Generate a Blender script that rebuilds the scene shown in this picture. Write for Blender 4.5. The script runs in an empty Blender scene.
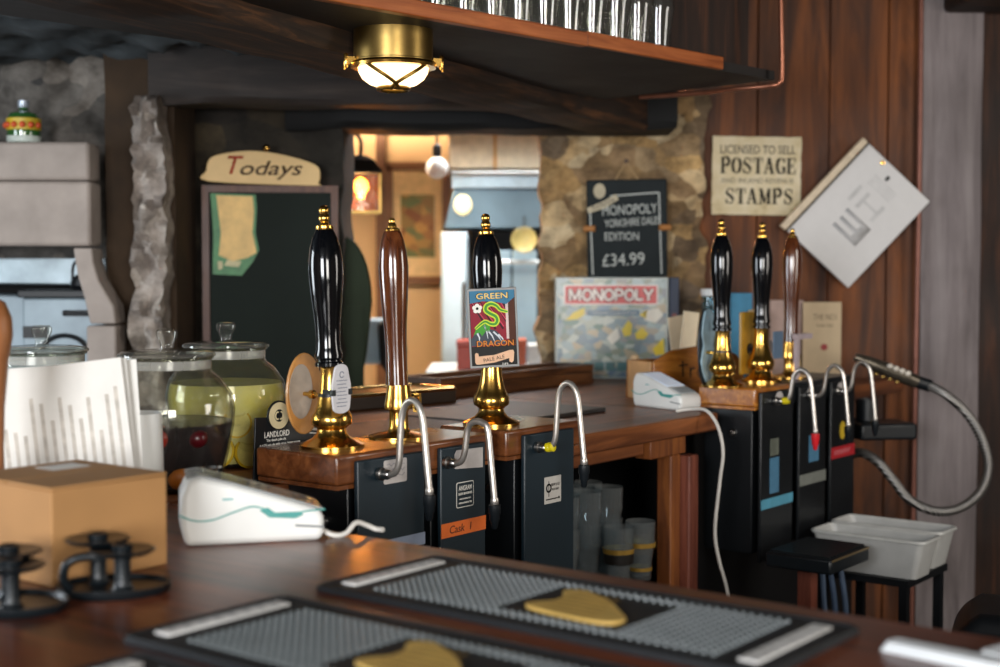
import bpy, bmesh, math, random
from mathutils import Vector, Matrix, noise
random.seed(7)
SC = bpy.context.scene
COL = SC.collection
PI = math.pi
def R(d): return math.radians(d)

# ------------------------------------------------------------------ camera
CAM_Z = 1.46
cd = bpy.data.cameras.new('camera'); cam = bpy.data.objects.new('camera', cd); COL.objects.link(cam)
cam.location = (0, 0, CAM_Z); cam.rotation_euler = (R(90 - 2.62), 0, 0)
cd.lens = 50; cd.sensor_width = 36; cd.clip_start = .05
cd.dof.use_dof = True; cd.dof.focus_distance = 2.85; cd.dof.aperture_fstop = 2.9
SC.camera = cam
F = 1000 * 50 / 36.0
def at(px, py, Y):
    """the point at depth Y metres in front of the camera that the photograph shows at px, py"""
    p = R(2.62); a = (px - 500) / F; b = (333.5 - py) / F
    d = Vector((a, math.cos(p) + b * math.sin(p), -math.sin(p) + b * math.cos(p)))
    return Vector((0, 0, CAM_Z)) + d * (Y / d.y)

# the bar's own axes: u runs along the back counter, v away from the serving well
AX = Vector((math.cos(R(52)), math.sin(R(52)), 0)); AY = Vector((-math.sin(R(52)), math.cos(R(52)), 0))
def bar(u, v, z=0): return AX * u + AY * v + Vector((0, 0, z))
BR = R(52)
TOP = 1.06            # counter height

# ------------------------------------------------------------------ materials
def srgb(c):
    if isinstance(c, str):
        c = [int(c[i:i+2], 16) / 255 for i in (0, 2, 4)]
    return tuple((x / 12.92 if x <= .04045 else ((x + .055) / 1.055) ** 2.4) for x in c) + (1,)
MATS = {}
def nm(name):
    m = bpy.data.materials.new(name); m.use_nodes = True
    nt = m.node_tree; b = nt.nodes['Principled BSDF']
    return m, nt, b
def coords(nt, scale=(1, 1, 1)):
    tc = nt.nodes.new('ShaderNodeTexCoord'); mp = nt.nodes.new('ShaderNodeMapping')
    mp.inputs['Scale'].default_value = scale
    nt.links.new(tc.outputs['Object'], mp.inputs['Vector'])
    return mp.outputs['Vector']
def ramp(nt, fac, stops):
    r = nt.nodes.new('ShaderNodeValToRGB'); e = r.color_ramp.elements
    while len(e) < len(stops): e.new(.5)
    for el, (p, c) in zip(e, stops): el.position = p; el.color = c
    nt.links.new(fac, r.inputs['Fac']); return r.outputs['Color']
def bumpit(nt, b, fac, strength, dist=.002):
    n = nt.nodes.new('ShaderNodeBump'); n.inputs['Strength'].default_value = strength; n.inputs['Distance'].default_value = dist
    nt.links.new(fac, n.inputs['Height']); nt.links.new(n.outputs['Normal'], b.inputs['Normal'])
def noise_node(nt, vec, scale, detail=4, rough=.55, dist=0):
    n = nt.nodes.new('ShaderNodeTexNoise'); n.inputs['Scale'].default_value = scale; n.inputs['Detail'].default_value = detail
    n.inputs['Roughness'].default_value = rough; n.inputs['Distortion'].default_value = dist
    nt.links.new(vec, n.inputs['Vector']); return n.outputs['Fac']
def M(name, col, rough=.5, metal=0., var=.12, scale=25, bump=0., coat=0., emis=None, es=0., sss=0., spec=.5):
    if name in MATS: return MATS[name]
    m, nt, b = nm(name); c = srgb(col)
    f = noise_node(nt, coords(nt), scale)
    lo = tuple(x * (1 - var) for x in c[:3]) + (1,); hi = tuple(min(1, x * (1 + var)) for x in c[:3]) + (1,)
    nt.links.new(ramp(nt, f, [(.3, lo), (.7, hi)]), b.inputs['Base Color'])
    b.inputs['Roughness'].default_value = rough; b.inputs['Metallic'].default_value = metal
    b.inputs['Coat Weight'].default_value = coat; b.inputs['Coat Roughness'].default_value = .1
    b.inputs['Specular IOR Level'].default_value = spec
    if bump: bumpit(nt, b, f, bump)
    if emis is not None:
        b.inputs['Emission Color'].default_value = srgb(emis); b.inputs['Emission Strength'].default_value = es
    MATS[name] = m; return m
def wood(name, dark, light, rough=.35, axis='x', s=1., bump=.15, coat=0., mid=None):
    if name in MATS: return MATS[name]
    m, nt, b = nm(name)
    sc = {'x': (1.2, 14, 14), 'y': (14, 1.2, 14), 'z': (14, 14, 1.2)}[axis]
    v = coords(nt, tuple(q * s for q in sc))
    f = noise_node(nt, v, 2.2, 8, .65, .6)
    d, l = srgb(dark), srgb(light); mi = srgb(mid) if mid else tuple((a + c) / 2 for a, c in zip(d, l))
    col = ramp(nt, f, [(.3, d), (.5, mi), (.72, l)])
    f2 = noise_node(nt, coords(nt, (1, 1, 1)), 3.0, 3)
    mx = nt.nodes.new('ShaderNodeMix'); mx.data_type = 'RGBA'; mx.blend_type = 'MULTIPLY'; mx.inputs['Factor'].default_value = .55
    nt.links.new(col, mx.inputs['A']); nt.links.new(ramp(nt, f2, [(.3, (.45, .42, .4, 1)), (.7, (1, 1, 1, 1))]), mx.inputs['B'])
    nt.links.new(mx.outputs['Result'], b.inputs['Base Color'])
    rr = nt.nodes.new('ShaderNodeMapRange'); rr.inputs['To Min'].default_value = rough * .75; rr.inputs['To Max'].default_value = rough * 1.3
    nt.links.new(f2, rr.inputs['Value']); nt.links.new(rr.outputs['Result'], b.inputs['Roughness'])
    b.inputs['Coat Weight'].default_value = coat; b.inputs['Coat Roughness'].default_value = .12
    bumpit(nt, b, f, bump)
    MATS[name] = m; return m
def stone(name, cols, scale=3.2, rough=.85, bump=.6):
    if name in MATS: return MATS[name]
    m, nt, b = nm(name); v = coords(nt, (1, 1, 1.35))
    vo = nt.nodes.new('ShaderNodeTexVoronoi'); vo.inputs['Scale'].default_value = scale; vo.inputs['Randomness'].default_value = .9
    nz = noise_node(nt, v, 9, 8, .72)
    mv = nt.nodes.new('ShaderNodeMix'); mv.data_type = 'VECTOR'; mv.inputs['Factor'].default_value = .12
    n2 = nt.nodes.new('ShaderNodeTexNoise'); n2.inputs['Scale'].default_value = 4; nt.links.new(v, n2.inputs['Vector'])
    nt.links.new(v, mv.inputs['A']); nt.links.new(n2.outputs['Color'], mv.inputs['B']); nt.links.new(mv.outputs['Result'], vo.inputs['Vector'])
    sep = nt.nodes.new('ShaderNodeSeparateColor'); nt.links.new(vo.outputs['Color'], sep.inputs['Color'])
    n = len(cols); c1 = ramp(nt, sep.outputs['Red'], [((i + .5) / n, srgb(c)) for i, c in enumerate(cols)])
    mx = nt.nodes.new('ShaderNodeMix'); mx.data_type = 'RGBA'; mx.blend_type = 'MULTIPLY'; mx.inputs['Factor'].default_value = .8
    nt.links.new(c1, mx.inputs['A']); nt.links.new(ramp(nt, nz, [(.36, (.2, .18, .16, 1)), (.62, (1.0, 1.0, 1.0, 1))]), mx.inputs['B'])
    nt.links.new(mx.outputs['Result'], b.inputs['Base Color']); b.inputs['Roughness'].default_value = rough
    bumpit(nt, b, nz, bump, .01)
    MATS[name] = m; return m
def glass(name, tint='f8f8f6', edge='a8a9a6', gloss=.03, white_haze=.015):
    """clear glassware: see-through body that darkens towards its rim, with a mirror-like surface reflection"""
    if name in MATS: return MATS[name]
    m, nt, b = nm(name); nt.nodes.remove(b); out = nt.nodes['Material Output']
    lw = nt.nodes.new('ShaderNodeLayerWeight'); lw.inputs['Blend'].default_value = .5
    tr = nt.nodes.new('ShaderNodeBsdfTransparent'); gl = nt.nodes.new('ShaderNodeBsdfGlossy'); gl.inputs['Roughness'].default_value = gloss
    df = nt.nodes.new('ShaderNodeBsdfDiffuse'); df.inputs['Color'].default_value = srgb('dcdcd8')
    f = noise_node(nt, coords(nt), 14, 2); bp = nt.nodes.new('ShaderNodeBump'); bp.inputs['Strength'].default_value = .1; bp.inputs['Distance'].default_value = .01
    nt.links.new(f, bp.inputs['Height']); nt.links.new(bp.outputs['Normal'], gl.inputs['Normal']); nt.links.new(bp.outputs['Normal'], lw.inputs['Normal'])
    nt.links.new(ramp(nt, lw.outputs['Facing'], [(.55, srgb(tint)), (1, srgb(edge))]), tr.inputs['Color'])
    k = ramp(nt, lw.outputs['Facing'], [(0, (.045, .045, .045, 1)), (.5, (.07, .07, .07, 1)), (.8, (.2, .2, .2, 1)), (1, (.75, .75, .75, 1))])
    m0 = nt.nodes.new('ShaderNodeMixShader'); m0.inputs['Fac'].default_value = white_haze  # whitish haze: frosting, plus bright reflections put in as colour
    nt.links.new(tr.outputs['BSDF'], m0.inputs[1]); nt.links.new(df.outputs['BSDF'], m0.inputs[2])
    mx = nt.nodes.new('ShaderNodeMixShader')
    nt.links.new(k, mx.inputs['Fac']); nt.links.new(m0.outputs['Shader'], mx.inputs[1]); nt.links.new(gl.outputs['BSDF'], mx.inputs[2])
    nt.links.new(mx.outputs['Shader'], out.inputs['Surface'])
    MATS[name] = m; return m

BRASS = M('brass', 'dfae58', .2, 1., .12, 9)
BRASS_OLD = M('aged_brass', 'a5884e', .33, 1., .3, 12)
STEEL = M('brushed_steel', 'b9b6b2', .28, 1., .1, 20)
PIPE = M('satin_steel_pipe', 'c3bcb4', .36, .85, .06, 20)
CHROME = M('chrome', 'd8d8d6', .08, 1., .03)
BLACKGLOSS = M('black_lacquer', '07080b', .09, 0, .05, 8, coat=.7, spec=.2)
BLACKMET = M('blue_black_painted_metal', '19272f', .42, 0, .12, 6, bump=.03)
BLACKCAB = M('black_metal', '0e1114', .4, 0, .15, 8)
BLACKPL = M('black_plastic', '11161a', .38, 0, .12, 20)
RUBBER = M('black_rubber', '121519', .62, 0, .15, 40)
WHITEPL = M('white_plastic', 'dcdcd8', .33, 0, .03, 10)
WHITE = M('white_print', 'e6e2d8', .6, 0, .03)
CREAM = M('cream_print', 'dfc9a0', .6, 0, .05)
BLACK = M('black_print', '14130f', .6, 0, .05)
PAPER = M('white_paper', 'd9d6d0', .7, 0, .03, 30)
CHALK = M('chalk', 'b9bdb8', .9, 0, .15, 120)
GLASS = glass('clear_glass')
GLASS_JAR = glass('jar_glass', 'fafaf6', 'c6c6bc', .02, .014)
W_NEAR = wood('bar_top_wood_along', '30130a', 'a35c37', .36, 'y', .7, .12, coat=.1, mid='6e351d')
W_BACK = wood('bar_top_wood', '452210', 'b8703f', .42, 'x', .7, .15, coat=.06, mid='7d4725')
W_HOOD = wood('varnished_hood_wood', '4c2512', '9c5f36', .28, 'x', 1.2, .06, coat=.5, mid='754324')
W_OAK = wood('amber_oak', '85491a', 'cf8a38', .32, 'x', 2., .08, coat=.4, mid='a3621f')
W_HANDLE = wood('brown_handle_wood', '3a1a0c', '7c4724', .14, 'z', 2., .02, coat=1., mid='5a2d15')
W_WALL = wood('orange_wall_boards', '2a1206', '9a5620', .65, 'z', .42, .2, mid='61330f')
W_DARK = wood('dark_beam_wood', '150d07', '6a4322', .7, 'x', 1.1, .5, mid='2c1b0e')
W_DARKZ = wood('dark_panel_wood', '1c0f07', '54301a', .75, 'z', .8, .25, mid='2e1a0f')
W_EDGE = wood('orange_shelf_edge', '8a451c', 'c0703a', .45, 'x', 1.5, .1, mid='a85a2a')
W_POST = wood('post_wood', '5a2e16', 'a9672f', .5, 'z', 1.4, .15, mid='84491f')
W_POSTR = wood('red_brown_post_wood', '55291d', '9c5a44', .5, 'z', 1.4, .15, mid='7a402f')
W_TRAY = wood('tray_wood', '3a2113', '8a5a34', .4, 'x', 2., .1, mid='633c20')
ST_WARM = stone('warm_stone', ['9a7d5a', 'b8935f', '6b5a49', 'c7a26b', '7d6a56', 'd0b080', 'd6c09a', '8f7350'], 11)
ST_DARK = stone('sooty_stone', ['2c2821', '3b3326', '241f1c', '4a3f2c', '332b24'], 4.2)
ST_PALE = stone('pale_stone', ['9a8f86', 'b5aaa0', '7d736c', 'c5bbb0'], 14)
ST_CUT = M('dressed_stone', '9d928a', .85, 0, .14, 9, bump=.5)
PLASTER = M('sooty_ceiling_plaster', '454b4e', .9, 0, .6, 6, bump=.8)
POSTPAINT = wood('grey_limewashed_post', '6b6262', '9f9695', .8, 'z', .5, .3, mid='8a8080')

# ------------------------------------------------------------------ mesh builder
ID = Matrix.Identity(4)
def T(x=0, y=0, z=0): return Matrix.Translation((x, y, z))
def RZ(d): return Matrix.Rotation(R(d), 4, 'Z')
def RX(d): return Matrix.Rotation(R(d), 4, 'X')
def RY(d): return Matrix.Rotation(R(d), 4, 'Y')
def catmull(pts, n=8, closed=False):
    P = [Vector(p) for p in pts]; out = []; k = len(P)
    rng = range(k if closed else k - 1)
    for i in rng:
        p0 = P[(i - 1) % k] if (closed or i > 0) else P[0]; p1 = P[i]; p2 = P[(i + 1) % k]
        p3 = P[(i + 2) % k] if (closed or i + 2 < k) else P[-1]
        for j in range(n):
            t = j / n; t2 = t * t; t3 = t2 * t
            out.append(.5 * ((2 * p1) + (p2 - p0) * t + (2 * p0 - 5 * p1 + 4 * p2 - p3) * t2 + (3 * p1 - p0 - 3 * p2 + p3) * t3))
    if not closed: out.append(P[-1])
    return out
class MB:
    def __init__(s): s.v = []; s.f = []
    def add(s, vs, fs, m=ID):
        o = len(s.v); s.v += [m @ Vector(v) for v in vs]; s.f += [tuple(i + o for i in f) for f in fs]; return s
    def box(s, x0, x1, y0, y1, z0, z1, m=ID):
        vs = [(x, y, z) for z in (z0, z1) for y in (y0, y1) for x in (x0, x1)]
        return s.add(vs, [(0, 2, 3, 1), (4, 5, 7, 6), (0, 1, 5, 4), (2, 6, 7, 3), (0, 4, 6, 2), (1, 3, 7, 5)], m)
    def lathe(s, prof, seg=36, m=ID, closed=False):
        vs = []; ring = []
        for r, z in prof:
            if r < 1e-6: ring.append([len(vs)]); vs.append((0, 0, z))
            else:
                ring.append(list(range(len(vs), len(vs) + seg)))
                vs += [(r * math.cos(2 * PI * i / seg), r * math.sin(2 * PI * i / seg), z) for i in range(seg)]
        fs = []; n = len(prof)
        for k in range(n if closed else n - 1):
            a, b = ring[k], ring[(k + 1) % n]
            for i in range(seg):
                j = (i + 1) % seg
                if len(a) == 1 and len(b) == 1: continue
                if len(a) == 1: fs.append((a[0], b[i], b[j]))
                elif len(b) == 1: fs.append((a[i], a[j], b[0]))
                else: fs.append((a[i], a[j], b[j], b[i]))
        if not closed:
            for a in (ring[0], ring[-1]):
                if len(a) > 1: fs.append(tuple(a))
        return s.add(vs, fs, m)
    def tube(s, pts, r, seg=12, closed=False, m=ID):
        P = [Vector(p) for p in pts]; n = len(P); vs = []; fs = []
        rr = r if isinstance(r, (list, tuple)) else [r] * n
        t0 = ((P[1] - P[0]) if not closed else (P[1] - P[-1])).normalized()
        up = Vector((0, 0, 1)) if abs(t0.z) < .9 else Vector((1, 0, 0))
        nrm = t0.cross(up).normalized()
        for i in range(n):
            if closed: t = (P[(i + 1) % n] - P[i - 1]).normalized()
            else: t = (P[min(i + 1, n - 1)] - P[max(i - 1, 0)]).normalized()
            nrm = (nrm - t * nrm.dot(t)).normalized(); bn = t.cross(nrm)
            for k in range(seg):
                a = 2 * PI * k / seg; vs.append(P[i] + (nrm * math.cos(a) + bn * math.sin(a)) * rr[i])
        for i in range(n if closed else n - 1):
            for k in range(seg):
                a = i * seg + k; b = i * seg + (k + 1) % seg; i2 = (i + 1) % n
                fs.append((a, b, i2 * seg + (k + 1) % seg, i2 * seg + k))
        if not closed: fs += [tuple(range(seg)), tuple(range((n - 1) * seg, n * seg))]
        return s.add(vs, fs, m)
    def prism(s, poly, y0, y1, m=ID):
        """outline in x,z pushed through y0..y1"""
        n = len(poly); vs = [(x, y0, z) for x, z in poly] + [(x, y1, z) for x, z in poly]
        fs = [tuple(range(n)), tuple(range(2 * n - 1, n - 1, -1))] + [(i, (i + 1) % n, n + (i + 1) % n, n + i) for i in range(n)]
        return s.add(vs, fs, m)
    def slab(s, poly, z0, z1, m=ID):
        """outline in x,y pushed through z0..z1"""
        n = len(poly); vs = [(x, y, z0) for x, y in poly] + [(x, y, z1) for x, y in poly]
        fs = [tuple(range(n)), tuple(range(2 * n - 1, n - 1, -1))] + [(i, (i + 1) % n, n + (i + 1) % n, n + i) for i in range(n)]
        return s.add(vs, fs, m)
    def ball(s, c, r, sc=(1, 1, 1), seg=20, m=ID):
        k = seg // 2; pr = [(math.sin(PI * i / k) * r, -math.cos(PI * i / k) * r) for i in range(k + 1)]
        pr[0] = (0, -r); pr[-1] = (0, r)
        return s.lathe(pr, seg, m @ T(*c) @ Matrix.Diagonal((*sc, 1)))
    def ribbon(s, pts, w, y, t=.0004, m=ID):
        """a flat brush stroke in the x,z plane, at depth y"""
        P = [Vector((p[0], p[1])) for p in pts]; n = len(P); L = []; Rr = []
        for i in range(n):
            a = P[max(i - 1, 0)]; b = P[min(i + 1, n - 1)]; d = (b - a)
            d = d.normalized() if d.length > 1e-9 else Vector((1, 0)); nn = Vector((-d.y, d.x))
            ww = (w[i] if isinstance(w, (list, tuple)) else w) / 2
            L.append(P[i] + nn * ww); Rr.append(P[i] - nn * ww)
        for i in range(n - 1):
            s.prism([tuple(L[i]), tuple(L[i + 1]), tuple(Rr[i + 1]), tuple(Rr[i])], y - t, y, m)
        return s
    def build(s, name, mat, parent=None, smooth=40, bevel=0, seg=2, loc=None, rot=None, sub=0):
        me = bpy.data.meshes.new(name); me.from_pydata([tuple(v) for v in s.v], [], s.f)
        bm = bmesh.new(); bm.from_mesh(me); bmesh.ops.recalc_face_normals(bm, faces=bm.faces); bm.to_mesh(me); bm.free()
        if smooth:
            me.shade_smooth(); me.set_sharp_from_angle(angle=R(smooth))
        o = bpy.data.objects.new(name, me); COL.objects.link(o); me.materials.append(mat)
        if parent: o.parent = parent
        if loc is not None: o.location = loc
        if rot is not None: o.rotation_euler = rot
        if bevel:
            b = o.modifiers.new('bevel', 'BEVEL'); b.width = bevel; b.segments = seg; b.limit_method = 'ANGLE'; b.angle_limit = R(40)
        if sub:
            q = o.modifiers.new('sub', 'SUBSURF'); q.levels = q.render_levels = sub
        return o
def tag(o, label=None, cat=None, group=None, kind=None):
    if label: o['label'] = label
    if cat: o['category'] = cat
    if group: o['group'] = group
    if kind: o['kind'] = kind
    return o
def thing(name, label, cat, loc=(0, 0, 0), rz=0., group=None):
    o = bpy.data.objects.new(name, None); COL.objects.link(o); o.empty_display_size = .05
    o.location = loc; o.rotation_euler = (0, 0, rz); return tag(o, label, cat, group)
def struct(o): o['kind'] = 'structure'; return o
def part(o, label=None, stuff=False):
    if label: o['label'] = label
    if stuff: o['kind'] = 'stuff'
    return o
def dup(root, loc=None, rz=None, label=None, group=None):
    def cp(o, par):
        c = o.copy(); COL.objects.link(c)
        if par: c.parent = par
        for ch in kids.get(o, []): cp(ch, c)
        return c
    kids = {}
    for o in list(root.children_recursive): kids.setdefault(o.parent, []).append(o)
    r = cp(root, None)
    if loc is not None: r.location = loc
    if rz is not None: r.rotation_euler = (0, 0, rz)
    if label: r['label'] = label
    if group: r['group'] = group
    return r
def text(name, body, mat, parent, x, y, z, w=None, h=None, shear=0., bold=0., ext=.0002, rot=0., mx=None):
    """lettering standing in the x,z plane facing -y, centred on x,z"""
    cu = bpy.data.curves.new('t', 'FONT'); cu.body = body; cu.size = 1; cu.shear = shear; cu.offset = bold; cu.extrude = 0; cu.resolution_u = 4
    tmp = bpy.data.objects.new('t', cu); COL.objects.link(tmp)
    dg = bpy.context.evaluated_depsgraph_get(); me = bpy.data.meshes.new_from_object(tmp.evaluated_get(dg))
    bpy.data.objects.remove(tmp); bpy.data.curves.remove(cu)
    xs = [v.co.x for v in me.vertices]; ys = [v.co.y for v in me.vertices]
    cx, cy = (min(xs) + max(xs)) / 2, (min(ys) + max(ys)) / 2; bw, bh = max(xs) - min(xs), max(ys) - min(ys)
    sx = w / bw if w else None; sy = h / bh if h else None
    sx = sx or sy; sy = sy or sx
    ro = Matrix.Rotation(R(rot), 4, 'Y')
    for v in me.vertices:
        v.co = ro @ Vector(((v.co.x - cx) * sx, 0, (v.co.y - cy) * sy))
    bm = bmesh.new(); bm.from_mesh(me)
    ex = bmesh.ops.extrude_face_region(bm, geom=bm.faces[:])
    for g in ex['geom']:
        if isinstance(g, bmesh.types.BMVert): g.co.y -= ext * 2
    bmesh.ops.recalc_face_normals(bm, faces=bm.faces); bm.to_mesh(me); bm.free()
    me.name = name; me.materials.clear(); me.materials.append(mat)
    o = bpy.data.objects.new(name, me); COL.objects.link(o); o.parent = parent
    o.matrix_local = (mx if mx is not None else ID) @ T(x, y, z); return o
def arc(cx, cz, rx, rz, a0, a1, n=10):
    return [(cx + rx * math.cos(R(a0 + (a1 - a0) * i / n)), cz + rz * math.sin(R(a0 + (a1 - a0) * i / n))) for i in range(n + 1)]
def ellipse(cx, cz, rx, rz, n=28): return arc(cx, cz, rx, rz, 0, 360, n)[:-1]
def rrect(x0, x1, z0, z1, r, n=4):
    return arc(x1 - r, z1 - r, r, r, 0, 90, n) + arc(x0 + r, z1 - r, r, r, 90, 180, n) + arc(x0 + r, z0 + r, r, r, 180, 270, n) + arc(x1 - r, z0 + r, r, r, 270, 360, n)
def B(x0, x1, y0, y1, z0, z1, m=ID): return MB().box(x0, x1, y0, y1, z0, z1, m)

# ------------------------------------------------------------------ the setting
def rough_wall(name, poly_x, z0, z1, y, mat, amp=.05, step=.045, ragged=0., thick=.25, sc=4.2, seed=0., taper=0.):
    """an uneven stone face: x range, height range, front near y, with real relief and a solid back"""
    x0, x1 = poly_x; nx = max(2, int((x1 - x0) / step)); nz = max(2, int((z1 - z0) / step)); mb = MB(); vs = []
    for j in range(nz + 1):
        for i in range(nx + 1):
            x = x0 + (x1 - x0) * i / nx; z = z0 + (z1 - z0) * j / nz
            p = Vector((x * sc + seed, z * sc * 1.2, seed))
            d = noise.voronoi(p)[0]; k = min(1., (d[1] - d[0]) * 2.2)
            dy = -amp * k - amp * .7 * noise.fractal(p * 1.7, .8, 2., 4)
            xx = x + taper * (1 - i / nx) * max(0, z / z1)
            if ragged and i in (0, nx): xx += ragged * (noise.noise(Vector((seed + 9, z * 7, i))) + .5 * noise.noise(Vector((seed + 9, z * 19, i))))
            vs.append((xx, y + dy, z))
    fs = [(j * (nx + 1) + i, j * (nx + 1) + i + 1, (j + 1) * (nx + 1) + i + 1, (j + 1) * (nx + 1) + i) for j in range(nz) for i in range(nx)]
    n0 = len(vs)
    edge = [i for i in range(nx + 1)] + [j * (nx + 1) + nx for j in range(1, nz + 1)] + [nz * (nx + 1) + i for i in range(nx - 1, -1, -1)] + [j * (nx + 1) for j in range(nz - 1, 0, -1)]
    for e in edge: vs.append((vs[e][0], y + thick, vs[e][2]))
    k = len(edge)
    for i in range(k): fs.append((edge[i], edge[(i + 1) % k], n0 + (i + 1) % k, n0 + i))
    fs.append(tuple(range(n0, n0 + k)))
    mb.add(vs, fs); o = mb.build(name, mat, smooth=60); return struct(o)

struct(B(-5, 4, -2, 9, -.05, 0).build('floor', M('dark_stone_floor', '241d18', .7, 0, .3, 4, bump=.3)))
WY = 5.25
rough_wall('wall_back', (.15, .765), 0, 2.12, WY - .03, ST_WARM, .045, .025, .03, sc=7.5, seed=3.1)
rough_wall('wall_left', (-1.32, -.56), 0, 2.15, 4.95, ST_DARK, .035, .04, .02, .35, seed=8.3)
rough_wall('wall_left', (-1.30, -1.07), 0, 2.3, 4.60, M('brown_recess_plaster', '3a2a1a', .9, 0, .35, 6, bump=.4), .012, .05, 0, .3, seed=1.2)
rough_wall('wall_left', (-3.2, -1.2), 1.5, 2.3, 4.80, stone('grey_rubble', ['5c5955', '756f68', '3a3a3b', '8a8279'], 7), .06, .04, .04, .3, seed=5.7)
rough_wall('trim_1', (-1.225, -1.085), 0, 2.02, 4.50, ST_PALE, .05, .022, .03, .1, 11, seed=2.2, taper=.055)
# panelled wall: separate upright boards on one face
mb = MB(); x = .70
while x < 1.62:
    w = random.choice((.22, .27, .31)); mb.box(x, x + w - .004, WY + random.uniform(-.004, .004), WY + .05, 0, 2.6); x += w
struct(mb.build('wall_right', W_WALL, bevel=.002))
struct(B(1.74, 3.2, WY + .05, WY + .1, 0, 2.6).build('wall_right', W_DARKZ))
mb = MB()
for k in range(5): mb.box(1.76 + k * .2, 1.955 + k * .2, WY - .0, WY + .06, 0, 2.6)
struct(mb.build('wall_right', W_DARKZ, bevel=.004))
# limewashed post, slightly uneven
mb = MB(); vs = []; n = 40
for j in range(n + 1):
    z = 2.6 * j / n
    for i, (a, b) in enumerate([(0, 0), (.25, -.012), (.5, -.016), (.75, -.012), (1, 0), (1, .2), (0, .2)]):
        wob = .01 * noise.noise(Vector((i * 3.3, z * 2.2, 1)))
        vs.append((1.575 + a * .222 + wob, 5.21 + b + wob, z))
fs = [(j * 7 + i, j * 7 + (i + 1) % 7, (j + 1) * 7 + (i + 1) % 7, (j + 1) * 7 + i) for j in range(n) for i in range(7)]
mb.add(vs, fs + [tuple(range(7)), tuple(range(n * 7, n * 7 + 7))])
struct(mb.build('trim_2', POSTPAINT, smooth=30))
struct(B(1.64, 3.0, 4.86, 5.2, 2.41, 2.7).build('ceiling_beam', W_DARK, bevel=.02))

# the customers' side behind the camera: plain plastered walls with window openings
PLW = M('ochre_plaster', '54473a', .85, 0, .08, 3)
mb = MB()
for x0, x1, z0, z1 in ((-3.4, -2.5, 0, 2.62), (-.9, .6, 0, 2.62), (2.0, 3.4, 0, 2.62), (-2.5, -.9, 0, 1.0), (.6, 2.0, 0, 1.0), (-2.5, -.9, 2.5, 2.62), (.6, 2.0, 2.5, 2.62)): mb.box(x0, x1, -2.5, -2.4, z0, z1)
struct(mb.build('wall_front', PLW))
struct(B(3.35, 3.45, -2.4, 5.2, 0, 2.62).build('wall_right', PLW))
struct(B(-3.35, -3.25, -2.4, 4.9, 0, 2.62).build('wall_left', PLW))

# ceiling, beams
struct(B(-5, 4, -2, 9, 2.62, 2.7).build('ceiling', M('dark_ceiling', '191715', .9, 0, .3, 5, bump=.4)))
vs = []; fs = []; nx, ny = 110, 100
for j in range(ny + 1):
    for i in range(nx + 1):
        x = -3.6 + 3.6 * i / nx; y = 1.2 + 3.9 * j / ny
        vs.append((x, y, 2.17 + .06 * noise.fractal(Vector((x * 3.1, y * 4.6, 4)), .7, 2, 5)))
fs = [(j * (nx + 1) + i, j * (nx + 1) + i + 1, (j + 1) * (nx + 1) + i + 1, (j + 1) * (nx + 1) + i) for j in range(ny) for i in range(nx)]
n0 = len(vs); vs += [(-3.6, 1.2, 2.6), (0, 1.2, 2.6), (0, 5.1, 2.6), (-3.6, 5.1, 2.6)]
ca, cb, cc, cdn = 0, nx, (ny + 1) * (nx + 1) - 1, ny * (nx + 1)
fs += [tuple(range(0, nx + 1)) + (n0 + 1, n0), tuple(range(ny * (nx + 1), (ny + 1) * (nx + 1))) + (n0 + 2, n0 + 3),
       tuple(j * (nx + 1) for j in range(ny + 1)) + (n0 + 3, n0), tuple(j * (nx + 1) + nx for j in range(ny + 1)) + (n0 + 2, n0 + 1), (n0, n0 + 1, n0 + 2, n0 + 3)]
struct(MB().add(vs, fs).build('ceiling', PLASTER, smooth=80))
def beam(name, p, q, w, z0, z1, mat=W_DARK, jit=.012):
    """an old hand-hewn beam between two points on plan: w wide, z0..z1 high"""
    p = Vector((*p, 0)); q = Vector((*q, 0)); L = (q - p).length; n = max(4, int(L / .08)); vs = []
    sect = [(-.5, 0), (-.42, -.02), (.42, -.02), (.5, 0), (.5, 1), (-.5, 1)]
    for k in range(n + 1):
        for i, (a, b) in enumerate(sect):
            j = jit * noise.noise(Vector((k * .35, i * 5.1, L)))
            vs.append((L * k / n, a * w + j, z0 + max(b, 0) * (z1 - z0) + (b if b < 0 else 0) + j))
    s = len(sect); fs = [(k * s + i, k * s + (i + 1) % s, (k + 1) * s + (i + 1) % s, (k + 1) * s + i) for k in range(n) for i in range(s)]
    fs += [tuple(range(s)), tuple(range(n * s, n * s + s))]
    d = q - p
    return struct(MB().add(vs, fs).build(name, mat, smooth=40, loc=p, rot=(0, 0, math.atan2(d.y, d.x))))
beam('ceiling_beam', (-1.22, 1.55), (.42, 4.95), .23, 1.965, 2.4)
beam('ceiling_beam', (-1.14, 4.62), (.3, 4.66), .2, 2.02, 2.3, wood('grey_beam_wood', '1c1815', '4d423b', .7, 'x', .6, .4, mid='332b27'))
beam('ceiling_beam', (-.75, 5.02), (.62, 5.02), .3, 1.975, 2.3, M('black_lintel', '0d0e0f', .8, 0, .3, 5, bump=.4))
struct(B(-.6, .8, 5.0, 5.35, 2.2, 2.62).build('wall_back', ST_DARK))

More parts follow.
